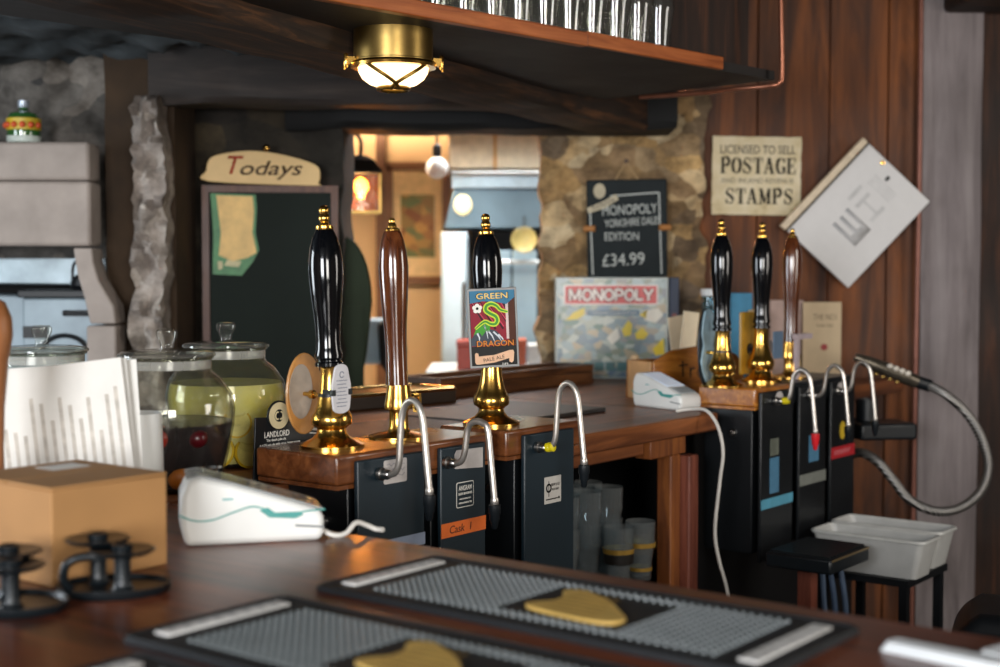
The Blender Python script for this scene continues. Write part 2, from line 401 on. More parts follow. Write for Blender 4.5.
# ------------------------------------------------------------------ counters
t = thing('bar_counter', 'dark polished wooden bar top carrying the bar mats and the cardboard box', 'bar counter', (0, 0, 0), BR)
B(.42, 1.52, -.6, 3.2, TOP - .045, TOP).build('worktop', W_NEAR, t, bevel=.012, seg=3)
B(.62, 1.46, -.5, 3.1, 0, TOP - .047).build('front_panel', W_DARKZ, t)
t = thing('bar_counter', 'brown wooden back counter with a thick plank edge, under the beer engines', 'bar counter', (0, 0, 0), BR)
B(1.523, 3.44, 1.91, 3.02, TOP - .05, TOP).build('worktop', W_BACK, t, bevel=.005)
part(B(1.55, 3.09, 1.935, 1.965, TOP - .085, TOP - .051).build('apron', W_BACK, t, bevel=.003))
B(3.10, 3.28, 1.92, 1.97, TOP - .098, TOP - .051).build('bracket', W_POST, t, bevel=.003)
B(3.22, 3.27, 1.93, 1.975, 0, TOP - .1).build('leg', W_POST, t, bevel=.004)
B(3.275, 3.325, 1.905, 1.942, 0, TOP - .105).build('leg', W_POSTR, t, bevel=.004)
B(1.6, 3.15, 1.97, 2.6, .62, .645).build('shelf', M('dark_shelf', '15171a', .5), t)
B(1.6, 3.5, 2.62, 2.66, 0, TOP - .052).build('back_panel', M('dark_panel', '0c0d0f', .6), t)
def wclip(pts, ymax):
    """keep the part of a u,v outline that lies in front of the wall"""
    out = []
    yy = lambda p: AX.y * p[0] + AY.y * p[1]
    for i, p in enumerate(pts):
        q = pts[(i + 1) % len(pts)]; a, b = yy(p), yy(q)
        if a <= ymax: out.append(p)
        if (a <= ymax) != (b <= ymax):
            k = (ymax - a) / (b - a); out.append((p[0] + (q[0] - p[0]) * k, p[1] + (q[1] - p[1]) * k))
    return out
t = thing('bar_counter', 'end section of the back counter against the stone, holding the board game and crate', 'bar counter', (0, 0, 0), BR)
MB().slab(wclip([(3.443, 1.99), (5.2, 1.99), (5.2, 3.02), (3.443, 3.02)], 5.15), TOP - .05, TOP).build('worktop', W_BACK, t, bevel=.004)
MB().slab(wclip([(3.6, 2.12), (5.2, 2.12), (5.2, 2.95), (3.6, 2.95)], 5.12), 0, TOP - .052).build('front_panel', M('dark_panel', '0c0d0f', .6), t)

# ------------------------------------------------------------------ beer engines
BASE = [(.061, 0), (.061, .005), (.052, .009), (.036, .017), (.028, .027), (.0265, .034), (.031, .039), (.0375, .043), (.039, .050), (.0385, .060), (.034, .067), (.029, .080), (.0235, .105), (.021, .128), (.0205, .150), (.0215, .154)]
GRIP = [(.0215, .153), (.027, .155), (.027, .161), (.0225, .164), (.0225, .167), (.026, .170), (.0262, .177), (.0235, .187), (.0225, .205), (.0238, .235), (.0275, .272), (.0312, .310), (.0325, .338), (.0318, .358), (.0285, .382), (.0225, .402), (.0165, .414), (.015, .416)]
FIN = [(.016, .415), (.017, .418), (.0165, .422), (.009, .425), (.0078, .429), (.0105, .434), (.0105, .440), (.0075, .4445), (.0095, .449), (.0095, .455), (.006, .460), (0, .462)]
BASE2 = [(.06, 0), (.06, .004), (.045, .008), (.024, .012), (.0195, .02), (.0185, .05), (.02, .056), (.028, .058), (.0285, .068), (.026, .08), (.023, .1), (.0222, .106)]
GRIP2 = [(.0222, .106), (.0215, .14), (.0212, .18), (.023, .225), (.0265, .275), (.029, .32), (.0295, .345), (.0275, .375), (.023, .398), (.017, .415), (.0145, .417)]
FIN2 = [(.015, .417), (.0155, .42), (.009, .424), (.0085, .429), (.006, .433), (.007, .437), (.005, .442), (0, .444)]
NECK = [(0, -.115, .03), (0, -.142, .03), (0, -.160, .036), (0, -.169, .055), (0, -.172, .09), (0, -.176, .135), (0, -.184, .158), (0, -.198, .168), (0, -.213, .163), (0, -.225, .14), (0, -.232, .09), (0, -.241, .012)]
NECK_LOW = [(0, -.115, .03), (0, -.142, .03), (0, -.158, .034), (0, -.168, .048), (0, -.173, .075), (0, -.178, .1), (0, -.188, .116), (0, -.202, .122), (0, -.216, .116), (0, -.228, .098), (0, -.236, .05), (0, -.246, -.045)]
NECK_MID = [(a, b, c if c < .05 else .055 + (c - .055) * .53) for a, b, c in NECK[:-2]] + [(0, -.234, .03), (0, -.241, -.03)]
def engine(label, u, v, hood, plate, grip='black', hoodmat=W_HOOD, platemat=BLACKMET, nozzle=BLACKPL, ring=None, base=None, plate_bottom=-.33, lean=-1.6, neck=NECK, nx=0., hs=.975, hb=.075):
    up = lambda q: [(r, z * hs) for r, z in q]
    t = thing('beer_engine', label, 'beer engine', bar(u, v, TOP), BR, 'hand-pull beer engines along the back counter')
    B(hood[0], hood[1], -.107, hb, .016, .07).build('hood', hoodmat, t, bevel=.006, seg=3)
    MB().box(hood[0] + .004, hood[1] - .004, -.104, hb - .003, .008, .0155).build('hood_moulding', hoodmat, t)
    cab = B(plate[0] + .004, plate[1] - .004, -.09, .064, plate_bottom + .02, .0075).build('cabinet', BLACKCAB, t, bevel=.003)
    MB().lathe([(.011, 0), (.011, .006), (.007, .012), (0, .013)], 20, T(plate[0] + .004, -.03, -.06) @ RY(-90)).build('side_plug', STEEL, cab)
    pl = B(plate[0], plate[1], -.12, -.109, plate_bottom, .058).build('front_plate', platemat, t, bevel=.003)
    lr = (Matrix.Rotation(-BR, 3, 'Z') @ Matrix.Rotation(R(lean), 3, 'Y') @ Matrix.Rotation(BR, 3, 'Z')).to_euler()
    bs = MB().lathe(up(BASE2 if grip == 'brown' else BASE), 48).build('brass_base', BRASS, t, loc=(0, 0, .0702))
    gm = BLACKGLOSS if grip == 'black' else W_HANDLE
    hd = MB().lathe(up(GRIP2 if grip == 'brown' else GRIP), 48).build('handle', gm, t, smooth=30, loc=(0, 0, .0702), rot=lr)
    MB().lathe(up(FIN2 if grip == 'brown' else FIN), 32).build('finial', BRASS, hd)
    nk = MB().tube(catmull([(nx, b, c) for a, b, c in neck], 8), .0062, 16).build('swan_neck', PIPE, t)
    MB().lathe([(.009, 0), (.012, .002), (.012, .009), (.009, .011), (.0095, .019), (.0085, .024), (.0065, .027)], 24, T(nx, -.12, .03) @ RX(90)).build('nut', STEEL, nk)
    if ring: MB().lathe([(.0068, 0), (.010, .002), (.010, .009), (.0085, .0105), (.010, .012), (.010, .018), (.0068, .02)], 24, T(nx, -.146, .031) @ RX(80)).build('coloured_ring', ring, nk)
    m = T(nx, neck[-1][1], neck[-1][2])
    MB().lathe([(.0066, .004), (.0078, .001), (.0078, -.007), (.0066, -.009)], 20, m).build('collar', PIPE, nk)
    MB().lathe([(.0085, -.008), (.0115, -.010), (.0115, -.026), (.0098, -.029), (.0098, -.038), (.0075, -.042), (.006, -.052), (.004, -.055), (0, -.055)], 20, m).build('nozzle', nozzle, nk)
    return t, pl, hd, bs
def link_arm(t, z, L=.07):
    a = MB().tube([(.018, 0, z), (L, 0, z)], .0055, 12).lathe([(.007, 0), (.009, .003), (.009, .01), (.007, .013)], 16, T(.03, 0, z) @ RY(90))
    a.box(L - .002, L + .006, -.006, -.003, z - .03, z + .008).box(L - .002, L + .006, .006, .009, z - .03, z + .008).box(L - .002, L + .006, -.003, .006, z - .03, z - .026).box(L - .002, L + .006, -.003, .006, z + .004, z + .008)
    return a
YF = -.1203   # just in front of a plate

# 1: black handle, oval clip at the back, pale tag
e1, p1, h1, b1 = engine('beer engine with black handle and small white tag clipped to its brass base', 1.844, 1.84, (-.095, .138), (-.055, .126), hb=.105)
part(MB().prism(rrect(.012, .075, .008, .052, .004), YF - .0006, YF).build('sticker', M('grey_sticker', 'bfb8b4', .6), p1), 'pale grey handwritten sticker')
mb = MB()
for k, zz in enumerate((.043, .033, .022)): mb.ribbon([(.020 + q * .006, zz + .003 * math.sin(q * 2.3 + k)) for q in range(9)], .0012, YF - .0007)
mb.build('handwriting', M('grey_ink', '8c8a90', .7), p1)
part(B(.005, .1258, YF - .001, YF, -.118, -.095, T(0, 0, .0) @ Matrix.Shear('XZ', 4, (0, 0))).build('tape', M('blue_grey_tape', '8d98ad', .5), p1), 'blue-grey tape strip')
clip = MB().prism(ellipse(.004, .165, .047, .078), .074, .080).build('pump_clip', M('brown_clip_back', 'a8763f', .35, 0, .35, 16, coat=.4), e1, bevel=.002)
MB().prism(ellipse(-.008, .17, .03, .052), .0725, .0738).build('backing_plate', M('grey_clip_back', '93877a', .5, 0, .25, 20), clip)
MB().tube([(0, .078, .165), (0, .02, .165)], .0042, 10).lathe([(.0055, 0), (.0085, .002), (.0085, .01), (.0055, .012)], 14, T(0, .045, .165) @ RX(-90)).build('clip_rod', BRASS, clip)
MB().lathe([(.0228, .158), (.0255, .159), (.0255, .170), (.0228, .171)], 32).build('clip_band', BLACKPL, clip)
tg = MB().prism([(x, z) for x, z in arc(0, .206, .02, .014, 0, 180, 8)] + [(-.027, .178), (-.027, .150)] + arc(0, .130, .024, .012, 180, 360, 8) + [(.027, .15), (.027, .178)], -.0465, -.0425, T(-.02, 0, .03) @ Matrix.Diagonal((.9, 1, .9, 1))).build('tag', M('white_tag', 'c9c6c8', .45), e1, bevel=.001)
MB().box(-.024, -.016, -.0425, .0, .170, .178).build('tag_bracket', BLACKPL, tg)
MB().box(-.0455, -.037, -.048, -.042, .170, .181).box(-.003, .0055, -.048, -.042, .170, .181).build('tag_clip', BLACKPL, tg)
mb = MB()
for k in range(8): mb.ribbon([(-.016 + .002 * (k % 3), .186 - k * .0075), (.015 - .003 * (k % 2), .186 - k * .0075)], .0014, -.0467, m=T(-.02, 0, .03) @ Matrix.Diagonal((.9, 1, .9, 1)))
mb.ribbon(arc(0, .198, .006, .006, 20, 330, 12), .0018, -.0467, m=T(-.02, 0, .03) @ Matrix.Diagonal((.9, 1, .9, 1)))
mb.build('tag_print', M('blue_grey_ink', '6d7484', .6), tg)
# 2: brown turned handle
e2, p2, h2, b2 = engine('beer engine with brown turned wooden handle, orange tape on its dark plate', 2.030, 1.84, (-.045, .168), (-.012, .125), 'brown', neck=NECK_MID)
link_arm(e2, .0702 + .075, .055).build('link_arm', BRASS, e2)
part(MB().prism([(.028, .014), (.115, .008), (.115, .048), (.034, .05), (.028, .043)], YF - .0006, YF).build('sticker', M('grey_sticker', 'bfb8b4', .6), p2), 'pale grey blank sticker')
lb = MB().prism(rrect(.033, .086, -.064, -.014, .004), YF - .0006, YF).build('maker_label', WHITE, p2)
MB().prism(rrect(.0345, .0845, -.0625, -.0155, .0035), YF - .0009, YF - .0005).build('label_field', BLACKMET, lb)
text('lettering', 'ANGRAM', WHITE, lb, .0595, YF - .0009, -.026, w=.04, h=.010, bold=.015)
text('lettering', 'BEER ENGINES', WHITE, lb, .0595, YF - .0009, -.037, w=.042, h=.005, bold=.02)
text('lettering', 'MADE IN ENGLAND', WHITE, lb, .0595, YF - .0009, -.047, w=.034, h=.0032)
text('lettering', 'DESIGN & MANUFACTURE', WHITE, lb, .0595, YF - .0009, -.055, w=.04, h=.0035)
tp = part(B(-.0125, .124, YF - .001, YF, -.117, -.089).build('tape', M('orange_tape', 'e8702c', .45, 0, .05), p2), 'orange tape with handwriting')
text('lettering', 'Cask  1', M('dark_ink', '2a1a14', .6), tp, .045, YF - .0011, -.103, w=.066, h=.015, shear=.15)
# 3: black handle with big clip facing the well
e3, p3, h3, b3 = engine('beer engine with black handle behind a colourful dragon picture clip', 2.325, 1.84, (-.085, .182), (-.04, .138), ring=M('yellow_ring', 'd6c416', .4), hoodmat=W_HOOD)
lb = MB().prism(rrect(.028, .088, -.095, -.038, .001), YF - .0006, YF).build('maker_label', M('pale_label', 'c5c0b8', .5), p3)
mb = MB().ribbon(arc(.043, -.062, .008, .008, 0, 360, 20), .004, YF - .0007).ribbon([(.043, -.047), (.043, -.08)], .0015, YF - .0008)
mb.ribbon([(.033, -.086), (.075, -.086)], .0025, YF - .0007).prism(rrect(.077, .083, -.088, -.083, .001), YF - .0009, YF - .0006); mb.build('emblem', BLACK, lb)
text('lettering', 'BREW & GO', BLACK, lb, .067, YF - .0006, -.056, w=.030, h=.006)
text('lettering', 'PORTABLE', BLACK, lb, .067, YF - .0006, -.066, w=.026, h=.005)
cl = bpy.data.objects.new('pump_clip', None); COL.objects.link(cl); cl.parent = e3
cl.location = (-.028, -.032, .0702 + .124); cl.rotation_euler = (0, R(-2.6), R(-52 + 3))
def cp(name, mb, mat): return mb.build(name, mat, cl, smooth=0)
W_, H_ = .1045, .168
part(B(-W_ / 2, W_ / 2, 0, .006, 0, H_).build('frame', M('pewter_frame', '8b8a88', .5, .2), cl, bevel=.0015), 'pewter coloured frame')
cp('picture_panel', B(-.048, .048, -.0006, 0, .005, .163), M('clip_black', '0f0c0a', .4))
cp('picture_sky', B(-.047, .047, -.001, -.0005, .046, .142), M('clip_red', '86182a', .45))
mb = MB()
for k in range(6):
    x0 = -.047 + k * .016
    mb.prism([(x0, .142), (x0 + .006, .142), (min(x0 + .038, .046), .082 + max(0, (x0 + .038 - .046)) * 1.2), (min(x0 + .034, .046), .080)], -.0013, -.0009)
cp('dark_streaks', mb, M('clip_maroon', '360c15', .45))
mb = MB()
for k in range(6):
    x0 = -.043 + k * .015
    mb.prism([(x0, .138), (x0 + .002, .138), (min(x0 + .036, .044), .088), (min(x0 + .035, .043), .085)], -.0015, -.0011)
cp('pink_streaks', mb, M('clip_pink', 'c23e54', .45))
cp('tower', MB().prism([(.033, .047), (.047, .047), (.047, .146), (.033, .134)], -.0017, -.001), M('clip_brown', '4a2617', .5))
cp('pillar', B(.0275, .033, -.0019, -.001, .060, .138), M('clip_pale', 'cdb7b2', .5))
cp('header', MB().prism([(-.047, .163), (.047, .163), (.047, .147), (.03, .133), (.005, .139), (-.02, .141), (-.047, .137)], -.0021, -.0012), M('clip_blue', '35708f', .45))
cp('mountain', MB().prism([(-.047, .062), (-.036, .078), (-.028, .090), (-.02, .096), (-.008, .082), (.006, .078), (.018, .064), (.026, .05), (-.047, .047)], -.0019, -.0011), M('clip_slate', '3f454e', .5))
mb = MB()
for a, b in (((-.02, .092), (-.012, .062)), ((-.012, .080), (.002, .055)), ((0, .076), (.016, .056)), ((-.034, .074), (-.03, .056)), ((.01, .07), (.022, .054))): mb.ribbon([a, ((a[0] + b[0]) / 2 + .002, (a[1] + b[1]) / 2), b], [.0036, .003, .001], -.0020)
cp('snow_streaks', mb, M('clip_snow', 'c9cdd2', .5))
body = [(-.038, .083), (-.026, .093), (-.016, .098), (-.006, .093), (.004, .092), (.009, .099), (.006, .108), (-.006, .115), (-.014, .122), (-.012, .131), (-.002, .135), (.009, .130), (.016, .122), (.024, .119), (.032, .1165)]
pts = [(p.x, p.y) for p in catmull([(a, b, 0) for a, b in body], 6)]
n = len(pts); wd = [.003 + .0062 * math.sin(PI * min(1, i / n * 1.02)) ** .7 for i in range(n)]
cp('dragon_outline', MB().ribbon(pts, [w + .002 for w in wd], -.0021), M('clip_lime', 'c6d23c', .45))
mb = MB().ribbon(pts, [w * .62 for w in wd], -.0025)
cp('dragon_body', mb, M('clip_green', '3f8e2e', .45))
cp('dragon_wing', MB().prism([(-.018, .097), (-.036, .083), (-.042, .07), (-.03, .076), (-.024, .068), (-.016, .078), (-.008, .076), (-.006, .09)], -.0024, -.0018), M('clip_green', '3f8e2e', .45))
mb = MB()
for k in range(5): mb.prism(ellipse(-.032 + .0058 * math.cos(R(90 + 72 * k)), .126 + .0058 * math.sin(R(90 + 72 * k)), .0048, .0048, 12), -.0023 - k * .00003, -.0017)
cp('rose', mb, WHITE); cp('rose_centre', MB().prism(ellipse(-.032, .126, .003, .003, 12), -.0029, -.0022), BLACK)
for s, m, y in ((.05, BLACK, -.0021), (.0, M('clip_gold', 'e9c77c', .4), -.0026)):
    text('lettering', 'GREEN', m, cl, 0, y, .1515, w=.066 + s * .05, h=.0125 + s * .03, bold=.015)
    text('lettering', 'DRAGON', M('clip_orange', 'd9853c', .4) if s == 0 else BLACK, cl, .003, y - .0003, .0515, w=.078 + s * .05, h=.0125 + s * .03, bold=.015)
cp('scroll', MB().prism([(-.041, .030), (-.038, .033), (-.034, .031), (-.033, .025), (.0, .027), (.033, .036), (.040, .036), (.042, .031), (.040, .013), (.036, .009), (.031, .012), (.031, .019), (0, .011), (-.033, .008), (-.038, .008), (-.041, .012)], -.0014, -.0008), M('clip_parchment', 'dcb08f', .5))
text('lettering', 'PALE ALE', BLACK, cl, -.001, -.0015, .0195, w=.045, h=.0075, rot=-9)
text('lettering', '3.8%', WHITE, cl, .022, -.0015, .0075, w=.013, h=.004)
mb = MB().tube([(0, .006, .06), (.004, .03, .06)], .004, 10); mb.build('clip_rod', BRASS, cl)
for q in cl.children:
    for mt in q.data.materials: mt.node_tree.nodes['Principled BSDF'].inputs['Specular IOR Level'].default_value = .15
# 4-6: far group
BLUEPANEL = M('blue_panel', '4f7f9e', .5)
e4, p4, h4, b4 = engine('beer engine with red pouring nozzle, amber wooden side and light blue tape', 3.48, 1.92, (-.005, .215), (.008, .205), lean=-.7, neck=NECK_LOW, nx=.085, hs=1.025, nozzle=M('red_plastic', 'c8232b', .35), hoodmat=W_OAK, ring=M('yellow_ring', 'd6c416', .4), platemat=BLACKCAB, plate_bottom=-.42)
link_arm(e4, .0702 + .06, .06).build('link_arm', BRASS, e4)
part(B(.06, .115, YF - .001, YF, -.232, -.131).build('panel_sticker', BLUEPANEL, p4), 'blue sticker')
part(B(.062, .112, YF - .001, YF, -.125, -.077).build('maker_label', M('grey_label', '6c7064', .5), p4), 'grey maker label')
part(B(.008, .204, YF - .0015, YF - .0003, -.272, -.244).build('tape', M('light_blue_tape', '5aa3bd', .5), p4), 'light blue tape')
part(MB().prism(ellipse(.115, .036, .024, .019), YF - .001, YF).build('sticker', M('grey_sticker', 'bfb8b4', .6), p4))
cl4 = MB().prism([(-.03, .235), (-.02, .262), (0, .27), (.02, .262), (.034, .235), (.036, .20), (.026, .165), (.04, .12), (.03, .09), (.012, .062), (0, .05), (-.012, .062), (-.03, .09), (-.04, .12), (-.026, .165), (-.036, .20)], .05, .056, T(.012, 0, .02)).build('pump_clip', M('blue_white_clip', '8fa9b5', .4, 0, .25, 30), e4, bevel=.001)
MB().prism([(x * 1.12, .158 + (z - .158) * 1.05) for x, z in ellipse(0, .158, .042, .108)], .0565, .061, T(.012, 0, .02)).build('clip_board', BLACKPL, cl4)
MB().tube([(0, .05, .165), (0, .02, .165)], .005, 10).build('clip_rod', BRASS, cl4)
MB().lathe([(.0228, .158), (.0258, .159), (.0258, .172), (.0228, .173)], 32).build('clip_band', BLACKPL, cl4)
e5, p5, h5, b5 = engine('beer engine with black handle and grey tape, between the red nozzle and the yellow oval', 3.715, 1.92, (-.015, .205), (.012, .19), lean=0, neck=NECK_LOW, nx=.068, hs=1.02, hoodmat=BLACKPL, platemat=BLACKCAB, plate_bottom=-.42)
link_arm(e5, .0702 + .06, .06).build('link_arm', BRASS, e5)
part(B(.075, .14, YF - .001, YF, -.17, -.09).build('panel_sticker', BLUEPANEL, p5), 'blue sticker')
part(B(.013, .189, YF - .0015, YF - .0003, -.235, -.202).build('tape', M('grey_tape', '7d8079', .5), p5), 'grey tape')
part(MB().prism(ellipse(.08, .036, .02, .019), YF - .001, YF).build('sticker', M('grey_sticker', 'bfb8b4', .6), p5))
cl5 = MB().prism(rrect(-.045, .055, .09, .275, .006), .042, .05).build('pump_clip', M('yellow_gold_clip', 'b58a2a', .35, 0, .2, 20), e5, bevel=.001)
MB().tube([(0, .042, .165), (0, .02, .165)], .005, 10).build('clip_rod', BLACKPL, cl5)
MB().lathe([(.017, 0), (.017, .004), (0, .004)], 24, T(0.005, .041, .165) @ RX(90)).build('clip_plug', BLACKPL, cl5)
part(MB().prism(rrect(-.03, .03, .14, .22, .003), -.056, -.052).build('tag', M('blue_grey_card', '5d7288', .5), e5, bevel=.001), 'blue-grey tag')
e6, p6, h6, b6 = engine('beer engine with red-brown wooden handle and yellow oval sticker', 3.905, 1.92, (.02, .24), (.038, .21), 'brown', lean=.5, neck=NECK_LOW, nx=.072, hs=1.03, hoodmat=BLACKPL, platemat=BLACKCAB, plate_bottom=-.42)
link_arm(e6, .0702 + .06, .06).build('link_arm', BRASS_OLD, e6)
part(MB().prism(ellipse(.12, -.095, .02, .028), YF - .001, YF).build('sticker', M('yellow_oval', 'c9a92c', .5), p6), 'yellow oval sticker')
part(MB().prism(ellipse(.1, .036, .022, .019), YF - .001, YF).build('sticker', M('grey_sticker', 'bfb8b4', .6), p6))
part(B(.039, .209, YF - .0015, YF - .0003, -.178, -.143).build('tape', M('red_tape', 'b3242c', .5), p6), 'red tape')
mb = MB()
for k in range(7): mb.ribbon([(.06 + k * .017, -.167), (.068 + k * .017, -.153)], .003, YF - .0016)
mb.build('handwriting', M('pink_ink', 'e39aa0', .6), p6)
part(MB().prism(rrect(-.05, .05, .19, .206, .003), -.05, -.03).box(-.048, -.03, -.047, -.035, .06, .19).build('tag', M('pale_lilac_card', 'b3a3a6', .5), e6), 'pale lilac bracket tag')
part(MB().prism(ellipse(.01, .14, .04, .045), .078, .084).build('pump_clip', M('grey_round_clip', '8a8688', .5), e6), 'round grey clip')

# ------------------------------------------------------------------ overhead rack, lamp
RK = thing('overhead_glass_rack', 'dark wooden shelf hanging over the bar with an orange wood edge', 'shelf', (-.357, 2.727, 1.985), R(46))
B(-.9, 1.63, .012, .62, .005, .03).build('shelf_board', wood('blackened_board', '0b0a0a', '221c19', .6, 'x', .8, .3), RK)
B(-.9, .80, -.012, .012, .0, .034).build('edging', W_EDGE, RK, bevel=.003)
B(.805, 1.36, -.006, .012, .004, .038).build('edging', W_EDGE, RK, bevel=.003)
B(1.27, 1.63, .10, .13, .031, .62).build('end_board', W_DARKZ, RK)
B(-.9, 1.63, .5, .53, .031, .62).build('back_board', W_DARKZ, RK)
PINT = [(.0, .0), (.03, .0), (.031, .004), (.034, .05), (.0405, .105), (.0435, .12), (.042, .135), (.043, .15), (.0412, .15), (.0402, .135), (.0415, .12), (.0385, .105), (.032, .05), (.029, .012), (0, .012)]
mats_g = GLASS
pint = MB().lathe(PINT, 32).build('pint_glass', mats_g)
LR = 'clear pint glass in the rows on the overhead shelf'
tag(pint, LR, 'glass', 'pint glasses on the overhead shelf')
c46 = Vector((math.cos(R(46)), math.sin(R(46)), 0)); s46 = Vector((-math.sin(R(46)), math.cos(R(46)), 0))
first = True
for row in range(3):
    for k in range(14):
        x = .30 + k * .088 + row * .03
        if x > 1.23: continue
        p = Vector((-.357, 2.727, 2.0157)) + c46 * x + s46 * (.075 + row * .105)
        o = pint if first else dup(pint); first = False
        o.location = p; o.rotation_euler = (0, 0, k * 1.3)
lamp = thing('canopy_lamp', 'round brass caged lamp on the underside of the overhead shelf, lit', 'lamp', (-.237, 3.11, 1.99), R(10))
MB().lathe([(0, 0), (.088, 0), (.088, -.066), (.091, -.068), (.091, -.072), (.080, -.073), (.080, -.012), (0, -.012)], 48).build('housing', BRASS_OLD, lamp)
MB().lathe([(.078, -.071), (.095, -.071), (.097, -.076), (.095, -.082), (.080, -.083), (.078, -.078)], 48, closed=True).build('ring', BRASS, lamp)
DOME = [(.079, -.078), (.077, -.092), (.069, -.106), (.053, -.118), (.03, -.125), (0, -.1275)]
MB().lathe(DOME + [(0, -.1255), (.03, -.123), (.052, -.116), (.067, -.105), (.075, -.092), (.077, -.078)], 40).build('lit_glass', M('lit_opal_glass', 'fff0d2', .2, 0, .02, 5, emis='ffd9a0', es=3.), lamp)
cage = MB()
for a, b in ((222, 285), (318, 255), (42, 105), (138, 75)):
    pts = []
    for i in range(9):
        ph = R(68) * i / 8; g = R(a + (b - a) * i / 8); r = .0885 * math.cos(ph); z = -.0785 - .056 * math.sin(ph)
        pts.append((r * math.cos(g), r * math.sin(g), z))
    cage.tube(catmull(pts, 3), .0042, 8)
cage.tube([(.034 * math.cos(R(i * 15)), .034 * math.sin(R(i * 15)), -.128) for i in range(24)], .005, 8, closed=True)
cage.build('cage', M('dark_brass', '6b5220', .35, .9), lamp)
for a in (188, -8):
    m = T(.095 * math.cos(R(a)), .095 * math.sin(R(a)), -.07) @ RZ(a)
    MB().box(-.006, .012, -.012, .012, -.008, .008, m).lathe([(.003, -.016), (.005, -.012), (.005, .012), (.003, .016)], 10, m @ T(.012, 0, 0)).tube([(.012, 0, .01), (.016, 0, -.02)], .003, 8, m=m).build('hinge' if a > 0 else 'wing_screw', BRASS, lamp)
# copper pipe along the end of the rack
pp = catmull([at(781, -60, 3.86), at(781, 0, 3.86), at(782, 70, 3.86), at(779, 83, 3.86), at(768, 86, 3.87), at(735, 89, 3.95), at(700, 93, 4.1), at(640, 97, 4.3)], 8)
tag(MB().tube(pp, .0075, 10).build('copper_pipe', M('copper', 'a56a52', .35, .8)), 'thin copper pipe running down and under the end of the overhead shelf', 'pipe')
tag(MB().tube(catmull([(1.555, 5.18, 2.55), (1.558, 5.18, 1.8), (1.554, 5.18, 1.2), (1.551, 5.18, .3), (1.551, 5.18, .02)], 8), .009, 10).build('copper_pipe', M('dull_copper', '8d5b4c', .5, .3)), 'upright pinkish copper pipe beside the limewashed post', 'pipe')

# ------------------------------------------------------------------ near counter: mats, box, candle holders, menus
def bar_mat(label, u0, u1, v0, v1, nubs=True):
    t = thing('bar_mat', label, 'bar mat', bar((u0 + u1) / 2, (v0 + v1) / 2, TOP), BR, 'bar mats')
    a, b = (u1 - u0) / 2, (v1 - v0) / 2
    MB().slab(rrect(-a, a, -b, b, .015), .0005, .006).build('base', RUBBER, t)
    rim = [Vector((x, y, .0062)) for x, y in rrect(-a + .004, a - .004, -b + .004, b - .004, .012, 5)]
    MB().tube(rim, .002, 8, closed=True).build('rim', RUBBER, t)
    mb = MB()
    x = -a + .034
    while x < a - .03:
        y = -b + .075
        while y < b - .075:
            if not (abs(y + .025) < .08 and abs(x) < .068):
                mb.lathe([(.0031, .006), (.0026, .0095), (0, .010)], 8, T(x, y, 0))
            y += .0112
        x += .0112
    part(mb.build('nub', M('nub_shine_grey', '666d6f', .35, 0, .1), t), None, True)  # grey stands in for window shine on the black rubber
    for s in (-1, 1):
        st = part(B(-a + .03, a - .03, s * (b - .034) - .012, s * (b - .034) + .012, .006, .0095).build('end_strip', M('mat_white_strip', 'd5d3d0', .5, 0, .05), t, bevel=.003), 'white lettered strip')
        mb = MB()
        for k in range(8):
            xx = -a + .045 + k * (2 * a - .09) / 7
            mb.box(xx - .004, xx + .004, s * (b - .034) - .006, s * (b - .034) + .006, .0096, .0098)
        mb.build('lettering', M('mat_grey_letter', 'a9a9a8', .6), st)
    # harp-like golden emblem
    e = [(-.056, -.05), (-.05, .04), (-.034, .064), (-.006, .048), (.02, .05), (.044, .066), (.06, .048), (.05, .022), (.03, -.012), (.0, -.044), (-.03, -.07)]
    em = part(MB().slab([(p.x, p.y - .025) for p in catmull([(x, y, 0) for x, y in e], 4, True)], .006, .0105).build('emblem', M('mat_gold', 'c9a65a', .55, 0, .12), t, bevel=.001), 'golden harp emblem')
    mb = MB()
    for k in range(6): mb.box(-.04 + k * .016, -.038 + k * .016, -.062 + k * .004, .02, .0106, .0109)
    mb.build('emblem_line', M('mat_dark_gold', '7d5e22', .5), em)
    return t
bar_mat('long black bar mat lying along the staff edge of the polished bar top', 1.208, 1.443, .618, 1.242)
bar_mat('black bar mat in the middle of the polished bar top, below the edge mat', .912, 1.152, .61, 1.234)
bar_mat('black bar mat closest to the customers, only a corner showing at the frame bottom', .643, .888, .51, 1.165)

